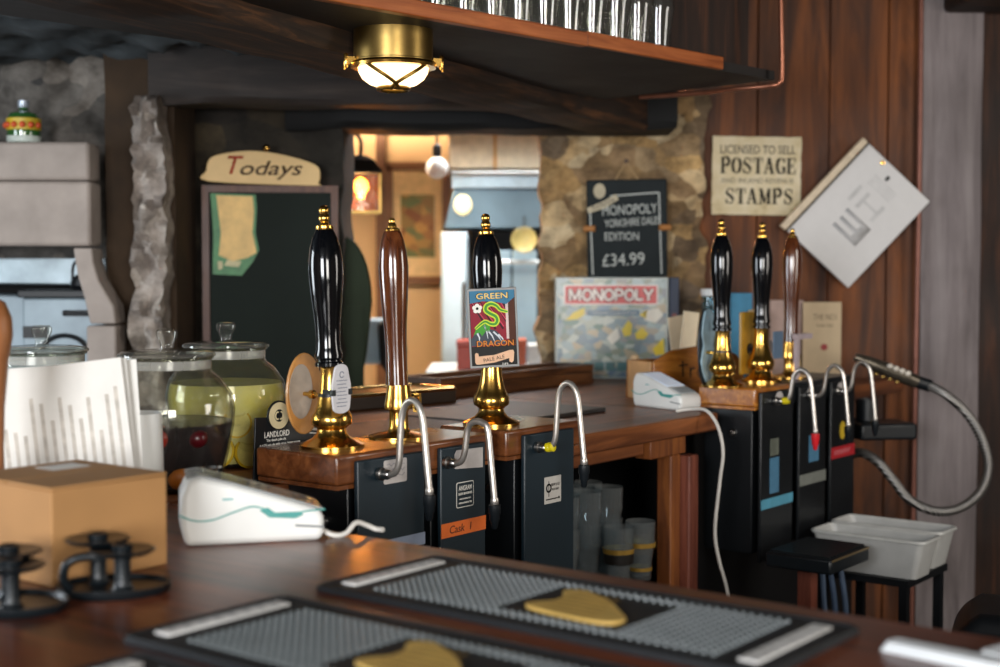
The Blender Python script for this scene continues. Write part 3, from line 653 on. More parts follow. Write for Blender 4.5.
t = thing('cardboard_box', 'plain brown cardboard box with a white sticker on top', 'box', bar(1.11, 1.61, TOP), BR)
CARD = M('cardboard', 'a67a4a', .75, 0, .08, 6, bump=.05); CARD_D = M('cardboard_inside', '8f673d', .8)
bx = B(-.092, .088, -.1, .1, .0, .122).build('body', CARD, t, bevel=.002)
B(-.092, .088, -.1, -.0015, .1225, .1265).build('flap', CARD, t, bevel=.001); B(-.092, .088, .0015, .1, .1225, .1265).build('flap', CARD, t, bevel=.001)
part(B(-.0925, -.0925 + .05, -.1008, -.1003, .01, .118).build('seam', CARD_D, bx)) if False else None
part(B(.0, .06, .03, .075, .1267, .127).build('sticker', M('sticker_white', 'e3e0da', .6), t), 'white sticker')
IRON = M('black_cast_iron', '12181c', .33, .2, .15, 40, bump=.08)
def candle_holder(label, loc, rz, first=None):
    t = thing('candle_holder', label, 'candle holder', loc, rz, 'black iron candle holders')
    MB().lathe([(0, 0), (.062, 0), (.066, .004), (.067, .012), (.064, .012), (.060, .007), (0, .006)], 40, Matrix.Diagonal((1.05, .8, 1, 1))).build('dish', IRON, t)
    for x, y, h in ((.012, -.018, .052), (-.022, .028, .058)):
        MB().lathe([(.016, .006), (.011, .011), (.010, .018), (.010, h - .012), (.011, h - .004)], 24, T(x, y, 0)).build('stem', IRON, t)
        MB().lathe([(.011, h - .004), (.034, h), (.040, h + .004), (.038, h + .006), (.012, h + .004), (.013, h + .012), (.010, h + .012), (0, h + .004)], 32, T(x, y, 0)).build('drip_pan', IRON, t)
    MB().tube(catmull([(-.05, -.012, .008), (-.058, -.018, .022), (-.053, -.022, .042), (-.034, -.022, .05), (-.008, -.02, .048)], 6), .0055, 10).build('handle', IRON, t)
    return t
candle_holder('black cast-iron twin candle holder in front of the cardboard box corner', bar(1.052, 1.43, TOP), R(10))
candle_holder('black cast-iron twin candle holder beside the other one, cut by the picture edge', bar(.925, 1.455, TOP), R(-15))

def menu(label, dx, dy, roll, printed):
    t = thing('menu_sheet', label, 'menu', at(62, 300, 2.16 + dy).to_2d().to_3d() + Vector((dx, 0, TOP + .0012)), R(6), 'menus standing behind the cardboard box')
    m = RX(-6) @ RY(roll)
    B(-.115, .115, -.001, .001, .012, .25, m).build('sheet', PAPER, t)
    if printed:
        mb = MB(); random.seed(3)
        for k in range(15):
            x = -.105 + k * .0145; h = random.uniform(.12, .185)
            mb.box(x, x + .006, -.0013, -.001, .02, .02 + h * random.uniform(.85, 1.15), m)
        part(mb.build('printed_line', M('menu_print', 'b7b0a6', .7, 0, .2, 60), t), 'beige lines of print')
    return t
menu('white printed menu sheet standing behind the cardboard box', .0, 0, -7, True)
menu('blank white menu sheet whose edge shows behind the printed one', .004, .012, -6, False)
menu('white menu sheet at the back of the stack, turned nearly upright', .012, .026, -4, False)
t = thing('jug', 'white ceramic jug half hidden behind the menu sheets', 'jug', bar(1.43, 1.875, TOP), R(150))
MB().lathe([(0, 0), (.036, 0), (.04, .006), (.041, .08), (.039, .165), (.0365, .165), (.038, .08), (.036, .012), (0, .01)], 36).build('body', WHITEPL, t)
MB().tube(catmull([(.038, 0, .12), (.06, 0, .125), (.07, 0, .09), (.06, 0, .05), (.039, 0, .045)], 6), .006, 10).build('handle', BLACKPL, t)
t = thing('pump_handle', 'turned wooden pump handle at the picture edge above the menus', 'handle', at(-9, 400, 2.02).to_2d().to_3d() + Vector((0, 0, TOP)), 0)
MB().lathe([(.05, 0), (.05, .012), (.025, .02), (.018, .05)], 32).build('base', BRASS, t)
MB().lathe([(.018, .05), (.017, .14), (.019, .2), (.026, .27), (.032, .305), (.031, .33), (.022, .353), (.008, .361), (0, .362)], 32).build('grip', wood('tan_handle_wood', '8a5530', 'b5794a', .4, 'z', 2.), t)

# card terminals
def terminal(label, loc, rz, glossy):
    t = thing('card_terminal', label, 'card machine', loc, rz, 'card terminals')
    side = [(-.098, 0), (.098, 0), (.103, .012), (.103, .034), (.098, .046), (.05, .062), (-.03, .088), (-.075, .1), (-.094, .097), (-.104, .074), (-.105, .03)]
    MB().prism(side, -.042, .042).build('body', WHITEPL, t, bevel=.009, seg=4)
    TEAL = M('teal_line', '2f8f88', .4)
    wave = [(p.x, p.y) for p in catmull([(-.107, .047, 0), (-.085, .038, 0), (-.06, .038, 0), (-.035, .046, 0), (-.005, .055, 0), (.012, .052, 0), (.03, .044, 0), (.055, .041, 0), (.075, .045, 0), (.104, .047, 0)], 6)]
    for y in (-.0424,): MB().ribbon(wave, .0022, y, .001).build('trim_line', TEAL, t)
    MB().prism([(.008, .049), (.022, .038), (.06, .035), (.072, .04), (.068, .045), (.03, .045), (.02, .053)], -.0432, -.042).build('side_grip', M('teal_grip', '3f8d87', .4), t)
    a = math.atan2(.062 - .1, .05 + .075)
    m = T(-.075, 0, .1) @ RY(-math.degrees(a))
    part(B(.01, .118, -.034, .034, .0, .0022, m).build('screen', M('bright_screen', 'd5dfee', .15, 0, .02, emis='c8d8f0', es=.25) if not glossy else M('blue_grey_screen', '6f8aa3', .12, 0, .15, 12), t, bevel=.0008), 'blue-grey screen' if glossy else 'pale lit screen')
    m2 = T(.05, 0, .0625) @ RY(math.degrees(math.atan2(.0165, .048)))
    kp = MB()
    for i in range(3):
        for j in range(3): kp.box(.004 + i * .013, .013 + i * .013, -.03 + j * .021, -.012 + j * .021, -.0005, .0025, m2)
    kp.build('keypad_key', M('grey_key', '9aa1a5', .4), t)
    sl = MB().prism([(.06, .023), (.102, .019), (.102, .022), (.06, .026)], -.0428, -.042); sl.build('card_slot', M('grey_slot', '6a6e70', .5), t)
    MB().box(-.045, -.03, -.0427, -.042, .066, .0685).build('button', M('teal_button', '4a9a9a', .4), t)
    if glossy: MB().prism([(x * 1.015, z + .004) for x, z in side[4:9]] + [(x * 1.02, z + .0015) for x, z in reversed(side[4:9])], -.046, .046).build('plastic_wrap', glass('crinkled_wrap', 'f2f5f8', 'b5bcc4', .12, .4), t)  # pale haze in the wrap's colour stands in for its highlights
    return t
t1 = terminal('white card machine in clear wrap on the polished bar top by the glass jars', Vector((-.37, 2.054, TOP)), R(15), True)
def cable(t, pts, r=.004):
    inv = t.matrix_world.inverted() if False else (Matrix.Translation(t.location) @ Matrix.Rotation(t.rotation_euler.z, 4, 'Z')).inverted()
    return MB().tube([inv @ Vector(p) for p in catmull(pts, 8)], r, 10).build('cable', M('white_cable', 'cfcac2', .5), t)
w1 = lambda x, y: Vector((x, y, TOP + .005))
cable(t1, [Vector((-.28, 2.068, TOP + .02)), w1(-.252, 2.06), w1(-.232, 2.068), Vector((-.218, 2.085, TOP + .018)), Vector((-.204, 2.1, TOP + .012)), w1(-.19, 2.105), w1(-.178, 2.098)])
t2 = terminal('white card machine with pale screen near the back counter end, cable hanging down', Vector((.484, 4.02, TOP)), R(-54), False)
cable(t2, [at(676, 411, 3.87), at(692, 409, 3.86), at(707, 411, 3.80), at(718, 427, 3.76), at(723, 452, 3.75), at(720, 480, 3.75), at(715, 530, 3.75), at(719, 560, 3.75), at(727, 590, 3.75), at(734, 640, 3.75)], .0048)
t = thing('jigger', 'small steel spirit measure tucked behind the wrapped card machine', 'measure', bar(1.60, 1.80, TOP) + Vector((0, 0, 0)), 0)
t.location = Vector((-.468, 2.245, TOP))
MB().lathe([(0, .002), (.022, 0), (.023, .002), (.006, .032), (.006, .036), (.019, .08), (.0178, .08), (.004, .04), (0, .04)], 32).build('cup', CHROME, t)

# ------------------------------------------------------------------ glass jars
JAR = [(0, 0), (.085, 0), (.096, .006), (.11, .06), (.121, .115), (.123, .145), (.118, .172), (.098, .202), (.082, .213), (.079, .22), (.079, .236), (.083, .24), (.083, .244), (.0795, .244), (.0755, .24), (.0755, .219), (.079, .209), (.095, .199), (.1145, .17), (.1195, .145), (.1175, .115), (.1065, .06), (.092, .01), (0, .008)]
LID = [(0, .252), (.06, .253), (.082, .25), (.088, .2465), (.088, .2425), (.084, .2405), (.0, .246)]
KNOB = [(0, .2515), (.014, .252), (.0115, .258), (.0125, .266), (.019, .279), (.0195, .287), (.015, .292), (0, .293)]
def jar(label, loc, liquid=None, level=0, rz=0.):
    t = thing('glass_jar', label, 'jar', loc, rz, 'lidded glass drink jars')
    MB().lathe(JAR, 56).build('body', GLASS_JAR, t)
    l = MB().lathe(LID, 48).build('lid', glass('lid_glass', 'f4f4ee', 'b4b4aa', .03, .09), t)
    MB().lathe([(.0792, .2195), (.0800, .220), (.0800, .2355), (.0792, .236)], 40, closed=True).build('neck_band', glass('frosted_neck', 'efefea', 'd0d0ca', .2, .3), t)
    MB().lathe(KNOB, 28).build('knob', GLASS_JAR, l)
    MB().lathe([(.079, .2365), (.0845, .2375), (.0845, .2415), (.079, .2415)], 40).build('seal', glass('seal_rubber', 'e4e6e0', 'b0b3ae'), l)
    if liquid:
        inner = [(0, .0085), (.0915, .0105)] + [(r - .0008, z) for r, z in [(.1065, .06), (.1175, .115), (.1195, .145), (.1148, .168)] if z < level]
        a = max(z for r, z in inner); rr = [r for r, z in inner if z == a][0]
        prof = inner + [(rr + .001 * 0, level), (0, level)]
        part(MB().lathe(prof, 48).build('drink', liquid, t))
    return t
RED_D = M('dark_red_punch', '14050a', .25, 0, .25, 10, spec=.15)
j2 = jar('lidded glass jar of dark red punch with fruit, behind the wrapped card machine', bar(1.63, 2.05, TOP), RED_D, .122, .4)
inv = (Matrix.Translation(j2.location) @ Matrix.Rotation(.4, 4, 'Z')).inverted()
toc = Vector((-j2.location.x, -j2.location.y, 0)).normalized(); side = Vector((-toc.y, toc.x, 0))
for k, (s, z, r, m) in enumerate([(.02, .104, .026, M('red_apple', 'a3301c', .3, 0, .3, 20)), (.062, .10, .018, M('red_berry', 'a01423', .3)), (.075, .07, .016, M('red_berry', 'a01423', .3)), (-.05, .1, .02, M('dark_cherry', '4d0d14', .3)), (-.02, .03, .026, M('orange_peel', 'b86a1e', .45)), (.05, .03, .02, M('dark_cherry', '4d0d14', .3))]):
    rad = .115 if z > .05 else .098
    dep = math.sqrt(max(.0001, rad ** 2 - s ** 2)) - r * .55
    c = inv @ (j2.location + toc * dep - side * s + Vector((0, 0, z)))
    MB().ball(c, r, (1, 1, .92)).build('fruit', m, j2)
YEL = M('pale_lemonade', 'd8d27a', .08, 0, .2, 8, coat=1.)
def lemonade():
    m, nt, b = nm('cloudy_lemonade'); f = noise_node(nt, coords(nt, (1, 1, 1)), 12, 4)
    nt.links.new(ramp(nt, f, [(.3, srgb('f0e468')), (.7, srgb('f8f3b4'))]), b.inputs['Base Color']); b.inputs['Roughness'].default_value = .1
    b.inputs['Subsurface Weight'].default_value = .4; b.inputs['Subsurface Radius'].default_value = (.05, .05, .02)
    return m
j3 = jar('lidded glass jar of pale yellow lemonade, behind the black upright sign', bar(1.905, 2.205, TOP), lemonade(), .169, .2)
inv = (Matrix.Translation(j3.location) @ Matrix.Rotation(.2, 4, 'Z')).inverted()
toc = Vector((-j3.location.x, -j3.location.y, 0)).normalized(); side = Vector((-toc.y, toc.x, 0))
for s, z, r in [(-.045, .035, .034), (.02, .04, .036), (-.02, .095, .03), (.055, .08, .03)]:
    rad = .1165 if z > .05 else .1035
    dep = math.sqrt(max(.0001, rad ** 2 - s ** 2)) - .004
    c = inv @ (j3.location + toc * dep - side * s + Vector((0, 0, z)))
    d3 = (inv.to_3x3() @ (toc * dep - side * s)).normalized(); ang = math.atan2(d3.y, d3.x)
    sl = MB().lathe([(0, -.003), (r, -.003), (r, .002), (0, .002)], 28, T(*c) @ Matrix.Rotation(ang, 4, 'Z') @ RY(90)).build('lemon_slice', M('lemon_rind', 'd9b51f', .4), j3)
    MB().lathe([(0, .0021), (r * .86, .0021), (r * .86, .0032), (0, .0032)], 28, T(*c) @ Matrix.Rotation(ang, 4, 'Z') @ RY(90)).build('lemon_flesh', M('lemon_flesh', 'e2d67a', .35, 0, .15, 60), sl)
j1 = jar('empty lidded glass jar behind the menu sheets, in front of the stone fireplace', bar(1.575, 2.36, TOP))

# ------------------------------------------------------------------ upright sign behind the first engine
t = thing('tabletop_sign', 'black upright sign with a round emblem, standing behind the hood under the black handle', 'sign', bar(1.85, 1.965, TOP), BR)
DK = M('sign_black', '15181b', .45)
bd = MB().prism([(-.088, 0), (.082, 0), (.088, .112), (-.082, .122)], 0, .004, ).build('board', DK, t, bevel=.001)
em = MB().lathe([(0, 0), (.029, 0), (.029, .003), (0, .003)], 36, T(-.026, -.001, .122) @ RX(90)).build('emblem', DK, t)
ec = MB().lathe([(.012, 0), (.0255, 0), (.0255, .0008), (.012, .0008)], 36, T(-.026, -.004, .122) @ RX(90), closed=True)
ec.build('emblem_ring', M('emblem_cream', 'd8c9a0', .5), em)
mb = MB().ribbon(arc(-.030, .122, .005, .007, 60, 300, 10), .003, -.0042).ribbon(arc(-.021, .122, .005, .007, -120, 100, 10), .003, -.0042); mb.build('emblem_mark', M('emblem_cream', 'd8c9a0', .5), em)
text('lettering', 'LANDLORD', WHITE, bd, -.028, -.0001, .087, w=.064, h=.0115, bold=.015)
text('lettering', 'The classic pale ale', WHITE, bd, -.03, -.0001, .0755, w=.05, h=.0065)
text('lettering', 'A 4.3% pale ale with citrus, hoppy aroma', WHITE, bd, -.02, -.0001, .067, w=.105, h=.006, bold=.01)
text('lettering', 'and depth of flavour from spring water', WHITE, bd, -.02, -.0001, .0595, w=.105, h=.006, bold=.01)
mb = MB().ribbon([(.055, .09), (.078, .086)], .005, -.0001).ribbon([(.058, .081), (.08, .078)], .003, -.0001); mb.build('small_print', WHITE, bd)

# ------------------------------------------------------------------ on the back counter
t = thing('drip_mat', 'black ridged drip mat on the back counter behind the wooden pump handle', 'mat', bar(2.45, 2.28, TOP), BR)
B(-.33, .30, -.17, .19, .0005, .006).build('base', RUBBER, t)
mb = MB()
for k in range(42): mb.box(-.32 + k * .0147, -.3125 + k * .0147, -.16, .18, .006, .0105)
part(mb.build('ridge', M('dark_grey_ridge', '3a3a39', .38, 0, .1), t), None, True)
t = thing('rubber_mat', 'flat black rubber mat on the back counter behind the dragon clip', 'mat', bar(3.02, 2.34, TOP), BR)
MB().slab(rrect(-.25, .25, -.17, .2, .012), .0005, .012).build('sheet', M('brown_black_rubber', '211c19', .45, 0, .15, 10), t, bevel=.002)
t = thing('serving_tray', 'shallow dark tray with a golden rim on the back counter behind the brown handle', 'tray', bar(2.98, 2.82, TOP), BR + R(-8))
B(-.22, .26, -.1, .1, .0, .04).build('body', M('dark_tray_side', '2a1c10', .35), t, bevel=.004)
MB().tube([Vector((x, y, .042)) for x, y in rrect(-.218, .258, -.098, .098, .012)], .006, 8, closed=True).build('rim', BRASS, t)
part(MB().slab(rrect(-.21, .25, -.09, .09, .008), .0402, .0412).build('liner', M('gold_tray_liner', 'b28a3e', .3, .8), t))
t = thing('game_board', 'long wooden box tray lying below the board game on the counter', 'tray', bar(3.64, 2.87, TOP), BR)
B(-.38, .46, -.09, .09, .0, .04).build('base', W_TRAY, t, bevel=.003)
for y in (-.08, .08): B(-.38, .46, y - .01, y + .01, .0405, .065).build('side_rail', W_TRAY, t, bevel=.002)
for x in (-.37, .45): B(x - .01, x + .01, -.068, .068, .0405, .065).build('end_rail', M('dark_rail', '3b2414', .4), t)
part(B(-.35, .43, -.065, .065, .0405, .043).build('playing_surface', M('grey_slate_surface', '7e837f', .3, 0, .3, 14), t), 'grey slate surface')
t = thing('trinket_crate', 'curved brown wooden crate with handwriting, behind the second card machine', 'crate', bar(3.79, 2.19, TOP), BR + R(-22)); t.scale = (1, 1, 1.18)
cr = MB().prism([(-.17, 0), (.19, 0), (.19, .085), (.16, .112), (.10, .13), (.0, .137), (-.10, .128), (-.165, .10)], -.012, 0).build('front_board', W_OAK, t, bevel=.003)
MB().prism([(-.17, 0), (.19, 0), (.19, .10), (-.165, .10)], .12, .13).build('back_board', W_OAK, t, bevel=.002)
B(-.17, -.158, .0005, .1195, .0, .10).build('end_board', M('pale_end_wood', 'c79a6a', .5, 0, .15), t, bevel=.002); B(.178, .19, .0005, .1195, .0, .09).build('end_board', W_OAK, t, bevel=.002)
B(-.157, .177, .0005, .1195, .002, .01).build('bottom_board', W_OAK, t)
mb = MB(); Y = -.0122; INK = M('burnt_lettering', '2c1608', .7)
ox, oz = -.085, .03
for pts, w_ in (([(.03, .07), (.032, .028)], .006), ([(.016, .058), (.05, .060)], .005), ([(.06, .052), (.061, .026)], .006), (arc(.072, .038, .011, .012, 170, 60, 6), .005), (arc(.10, .038, .011, .012, 40, 330, 12), .005),
                ([(.112, .05), (.113, .026)], .005), (arc(.138, .038, .011, .012, 40, 330, 12), .005), ([(.15, .072), (.151, .026)], .005)):
    mb.ribbon([(ox + a, oz + b) for a, b in pts], w_, Y)
mb.build('lettering', INK, cr)
for k, (px, pw, hh, r) in enumerate([(684, .06, .25, 7), (697, .06, .235, -8)]):
    lab = ['cream envelope standing in the curved wooden crate, tilted away from the game', 'cream envelope in the curved wooden crate, tilted towards the shaped pump clip'][k]
    o = B(-pw / 2, pw / 2, -.002, .002, 0, hh, RY(r)).build('envelope', M('cream_envelope', 'e6d6b8', .7, 0, .06), None, loc=bar(3.80 + k * .05, 2.235 + k * .03, TOP + .02) , rot=(0, 0, BR + R(-22)))
    tag(o, lab, 'envelope', 'envelopes in the crate')
# small glass ornament in front of the crate
t = thing('bottle_opener_stand', 'small pale ornament standing between the board game and the wooden crate', 'ornament', bar(3.775, 2.40, TOP), 0)
MB().lathe([(0, 0), (.026, 0), (.026, .006), (.009, .012), (.008, .05), (.014, .06), (.008, .07), (.012, .1), (.017, .112), (.012, .126), (0, .13)], 24).build('body', M('pale_bone', 'c8ab86', .4, 0, .2, 30), t)

# board game
G = thing('board_game_box', 'shiny board game box with a red title banner, propped against the stone', 'board game', (.41, 5.085, TOP + .0008), R(2))
B(-.207, .207, 0, .05, 0, .372).build('box', M('game_box_side', 'aeb6b2', .3, 0, .1), G, bevel=.002)
def patchwork(name, cols, scale):
    m, nt, b = nm(name); v = nt.nodes.new('ShaderNodeTexVoronoi'); v.inputs['Scale'].default_value = scale
    nt.links.new(coords(nt, (1, .2, 1.3)), v.inputs['Vector']); s = nt.nodes.new('ShaderNodeSeparateColor'); nt.links.new(v.outputs['Color'], s.inputs['Color'])
    n = len(cols); r = ramp(nt, s.outputs['Green'], [((i + .5) / n, srgb(c)) for i, c in enumerate(cols)]); nt.links.new(r, b.inputs['Base Color'])
    b.inputs['Roughness'].default_value = .27; return m
cv = part(B(-.2, .2, -.0008, 0, .006, .366).build('cover', patchwork('game_cover_picture', ['7f9096', 'a7b4b4', '5f7a6c', 'c2c6bd', '8a8f7c', '6d8296', 'b5a68c'], 32), G), 'pictured cover')
cp2 = lambda n, mb, m: mb.build(n, m, cv, smooth=0)
cp2('title_border', MB().prism(rrect(-.178, .17, .272, .345, .006), -.0016, -.0007), M('title_white', 'd9cfc8', .25))
cp2('title_banner', MB().prism(rrect(-.172, .164, .276, .341, .004), -.0022, -.0015), M('title_red', 'c22f30', .3, 0, .08))
def block_word(word, x0, x1, z0, h, w, y, mat, parent, grow=0.):
    """heavy sans capitals drawn with straight and curved strokes"""
    G = {'M': (1.08, [[(.08, 0), (.08, 1)], [(.1, 1), (.5, .1)], [(.9, 1), (.5, .1)], [(.92, 0), (.92, 1)]]), 'O': (.95, [arc(.47, .5, .37, .45, 90, 450, 20)]), 'N': (.9, [[(.1, 0), (.1, 1)], [(.12, 1), (.78, 0)], [(.8, 0), (.8, 1)]]),
         'P': (.8, [[(.1, 0), (.1, 1)] , [(.1, .95)] + arc(.42, .7, .27, .25, 90, -90, 8) + [(.1, .45)]]), 'L': (.72, [[(.1, 1), (.1, 0)], [(.1, .09), (.66, .09)]]), 'Y': (.85, [[(.05, 1), (.42, .45)], [(.8, 1), (.42, .45)], [(.42, .55), (.42, 0)]])}
    k = (x1 - x0) / sum(G[c][0] for c in word); x = x0; mb = MB(); q = 0
    for c in word:
        for st in G[c][1]:
            q += 1; mb.ribbon([(x + a * k, z0 + b * h) for a, b in st], w + grow, y - q * .00002)
        x += G[c][0] * k
    return mb.build('lettering', mat, parent, smooth=0)
block_word('MONOPOLY', -.158, .152, .287, .042, .0095, -.0022, M('title_outline', '6d1a1c', .4), cv, .006)  # printed dark red outline under the title letters
block_word('MONOPOLY', -.158, .152, .287, .042, .0082, -.0030, M('title_letter', 'f0e6de', .4), cv)
cp2('edition_strip', B(-.09, .1, -.0014, -.0007, .232, .252), M('game_blue', '4b6a80', .3))
text('lettering', 'YORKSHIRE DALES EDITION', WHITE, cv, .005, -.0014, .242, w=.17, h=.009)
mb = MB().prism([(-.172, .215), (-.14, .245), (-.1, .262), (-.1, .235), (-.13, .218)], -.0014, -.0007).prism([(.035, .18), (.06, .215), (.075, .20), (.07, .16), (.045, .155)], -.0014, -.0007).prism([(.085, .165), (.11, .19), (.135, .165), (.12, .145), (.09, .145)], -.0014, -.0007).prism([(.15, .11), (.19, .15), (.195, .09), (.16, .085)], -.0014, -.0007).prism([(.1, .235), (.13, .255), (.125, .22)], -.0014, -.0007)
cp2('yellow_note', mb, M('note_yellow', 'd8bd33', .3))
cp2('pale_house', MB().prism([(.115, .25), (.17, .26), (.19, .235), (.16, .205), (.12, .215)], -.0014, -.0007), M('note_pale', 'd8d2c4', .3))
mb = MB().prism([(-.02, .15), (.02, .19), (.03, .15), (.0, .125)], -.0014, -.0007)
cp2('pale_patch', mb, M('note_pale', 'd8d2c4', .3))
mb = MB()
for k in range(9): mb.box(-.19 + k * .042, -.155 + k * .042, -.0014, -.0007, .03, .062)
cp2('token_square', mb, M('game_teal', '4f7678', .3))
cp2('game_pink', B(-.17, -.13, -.0014, -.0007, .085, .11), M('game_pink', 'c77a7a', .3)) if False else None
t = thing('book', 'dark navy book standing upright against the end of the board game box', 'book', (.639, 5.09, TOP + .0008), R(2))
B(-.018, .018, 0, .06, 0, .372).build('cover', M('navy_cover', '1f2d45', .45), t, bevel=.003); part(B(-.008, .008, -.001, 0, .12, .24).build('spine_label', M('dull_red', '7a4038', .5), t))

# things behind the far engines
def card(name, label, cat, px0, px1, py0, py1, Y, mat, th=.006, rz=0, group=None):
    a = at(px0, py0, Y); b = at(px1, py1, Y); w = b.x - a.x
    o = B(-w / 2, w / 2, 0, th, 0, a.z - TOP - .001).build(name, mat, None, bevel=min(.002, th * .2), loc=((a.x + b.x) / 2, Y, TOP + .0008), rot=(0, 0, R(rz)))
    return tag(o, label, cat, group)
c = card('notice_card', 'cream printed card with a red spot, propped against the wooden wall', 'card', 803, 841, 302, 362, 5.05, M('cream_card', 'cdb592', .65, 0, .05))
hgt = at(822, 302, 5.05).z - TOP
text('lettering', 'THE NO1', M('brown_ink', '7d6a55', .7), c, .01, -.0004, hgt - .055, w=.085, h=.022)
text('lettering', 'local ales', M('brown_ink', '7d6a55', .7), c, .01, -.0004, hgt - .085, w=.06, h=.012)
part(MB().prism(ellipse(.008, hgt - .165, .013, .012, 12), -.001, -.0003).build('red_spot', M('red_seal', '9a2222', .5), c))
card('book', 'orange-edged pale book standing behind the far pump handles', 'book', 770, 803, 300, 365, 5.08, M('pale_pink_book', 'b59a90', .6), .03)
t = card('book', 'bright blue book standing behind the two far black handles', 'book', 731, 752, 293, 365, 4.98, M('bright_blue', '2f7fa3', .5), .03)
t = thing('tumbler', 'clear blue-tinted tumbler glass standing behind the shaped pump clip', 'glass', at(712, 330, 4.8).to_2d().to_3d() + Vector((0, 0, TOP)), 0)
hh = at(712, 289, 4.8).z - TOP
MB().lathe([(0, 0), (.03, 0), (.034, .01), (.036, hh * .9), (.037, hh), (.035, hh), (.033, .014), (0, .01)], 32).build('body', glass('blue_tumbler_glass', 'c5dde4', '4d6a75'), t)
MB().lathe([(.0365, hh * .93), (.0395, hh * .94), (.0395, hh), (.037, hh + .001)], 32).build('rim', M('pale_rim', 'd6d8d6', .3), t)
card('parcel', 'small gold and cream packet standing between the far black handles', 'packet', 749, 768, 310, 365, 4.95, M('cream_gold_packet', 'c7a25e', .5), .02)

# ------------------------------------------------------------------ signs on the back wall
PS = thing('enamel_sign', 'cream sign with black serif letters on the wooden wall', 'sign', at(756, 176, WY - .02), R(0))
PS.rotation_euler = (0, R(.8), 0)
pw, ph = .166, .146
edge = [(x + .003 * noise.noise(Vector((x * 40, z * 40, 1))), z + .003 * noise.noise(Vector((x * 40, z * 40, 7)))) for x, z in [(-pw + 2 * pw * i / 14, ph) for i in range(14)] + [(pw, ph - 2 * ph * i / 12) for i in range(12)] + [(pw - 2 * pw * i / 14, -ph) for i in range(14)] + [(-pw, -ph + 2 * ph * i / 12) for i in range(12)]]
def agedcream():
    m, nt, b = nm('aged_cream_enamel'); f = noise_node(nt, coords(nt), 9, 6, .7)
    nt.links.new(ramp(nt, f, [(.28, srgb('8f7448')), (.42, srgb('c9b78f')), (.7, srgb('dbcdb0'))]), b.inputs['Base Color']); b.inputs['Roughness'].default_value = .6; return m
pb = MB().prism(edge, -.008, .0).build('board', agedcream(), PS, smooth=0)
SER = {
 'P': [('k', [(.2, 0), (.2, 1)]), ('k', arc(.42, .75, .25, .25, 90, -90, 8)), ('n', [(.2, 1), (.42, 1)]), ('n', [(.2, .5), (.42, .5)]), ('s', [(.02, .03), (.42, .03)]), ('s', [(.02, .97), (.3, .97)])],
 'O': [('k', arc(.42, .5, .3, .47, 120, 240, 8)), ('k', arc(.42, .5, .3, .47, -60, 60, 8)), ('n', arc(.42, .5, .3, .47, 55, 125, 6)), ('n', arc(.42, .5, .3, .47, 235, 305, 6))],
 'S': [('k', [(.16, .76), (.24, .62), (.42, .52), (.58, .4), (.66, .26)]), ('n', arc(.41, .74, .25, .23, 175, 30, 8)), ('n', arc(.42, .25, .24, .22, -175, 0, 8)), ('s', [(.66, .98), (.66, .68)]), ('s', [(.14, .02), (.14, .34)])],
 'T': [('k', [(.4, 0), (.4, 1)]), ('s', [(.05, .96), (.75, .96)]), ('s', [(.07, 1), (.07, .7)]), ('s', [(.73, 1), (.73, .7)]), ('s', [(.2, .03), (.6, .03)])],
 'A': [('n', [(.12, .0), (.4, 1)]), ('k', [(.68, 0), (.40, 1)]), ('s', [(.22, .32), (.58, .32)]), ('s', [(0, .03), (.28, .03)]), ('s', [(.5, .03), (.86, .03)])],
 'G': [('k', arc(.42, .5, .3, .47, 110, 250, 10)), ('n', arc(.42, .5, .3, .47, 30, 115, 6)), ('n', arc(.42, .5, .3, .47, 245, 320, 6)), ('k', [(.66, .05), (.66, .42)]), ('s', [(.46, .42), (.78, .42)]), ('s', [(.68, .98), (.68, .68)])],
 'E': [('k', [(.2, 0), (.2, 1)]), ('s', [(.02, .96), (.68, .96)]), ('s', [(.02, .04), (.7, .04)]), ('s', [(.2, .5), (.5, .5)]), ('s', [(.66, 1), (.66, .7)]), ('s', [(.68, 0), (.68, .3)]), ('s', [(.5, .38), (.5, .63)])],
 'M': [('n', [(.16, 0), (.16, 1)]), ('k', [(.16, 1), (.46, .08)]), ('n', [(.46, .08), (.76, 1)]), ('k', [(.78, 0), (.78, 1)]), ('s', [(0, .03), (.32, .03)]), ('s', [(.6, .03), (.96, .03)]), ('s', [(0, .97), (.2, .97)]), ('s', [(.74, .97), (.96, .97)])],
}
def serif(name, word, x0, x1, z0, h, y, mat, parent):
    adv = {'M': 1.02, 'A': .92}; tot = sum(adv.get(c, .84) for c in word); k = (x1 - x0) / tot; x = x0; mb = MB(); q = 0
    for c in word:
        for kind, pts in SER[c]:
            w = {'k': .2, 'n': .085, 's': .07}[kind] * (k + h) / 2; q += 1
            mb.ribbon([(x + px * k, z0 + pz * h) for px, pz in pts], w, y - .00001 * q)
        x += adv.get(c, .84) * k
    return mb.build(name, mat, parent, smooth=0)
serif('lettering', 'POSTAGE', -.136, .152, .008, .060, -.0082, BLACK, pb)
serif('lettering', 'STAMPS', -.118, .142, -.105, .058, -.0082, BLACK, pb)
GREY_T = M('faded_black', '4a453c', .6)
text('lettering', 'LICENSED TO SELL', GREY_T, pb, .004, -.0081, .098, w=.282, h=.032, bold=.01)
text('lettering', 'AND INLAND REVENUE', GREY_T, pb, .004, -.0081, -.018, w=.272, h=.018, bold=.0)

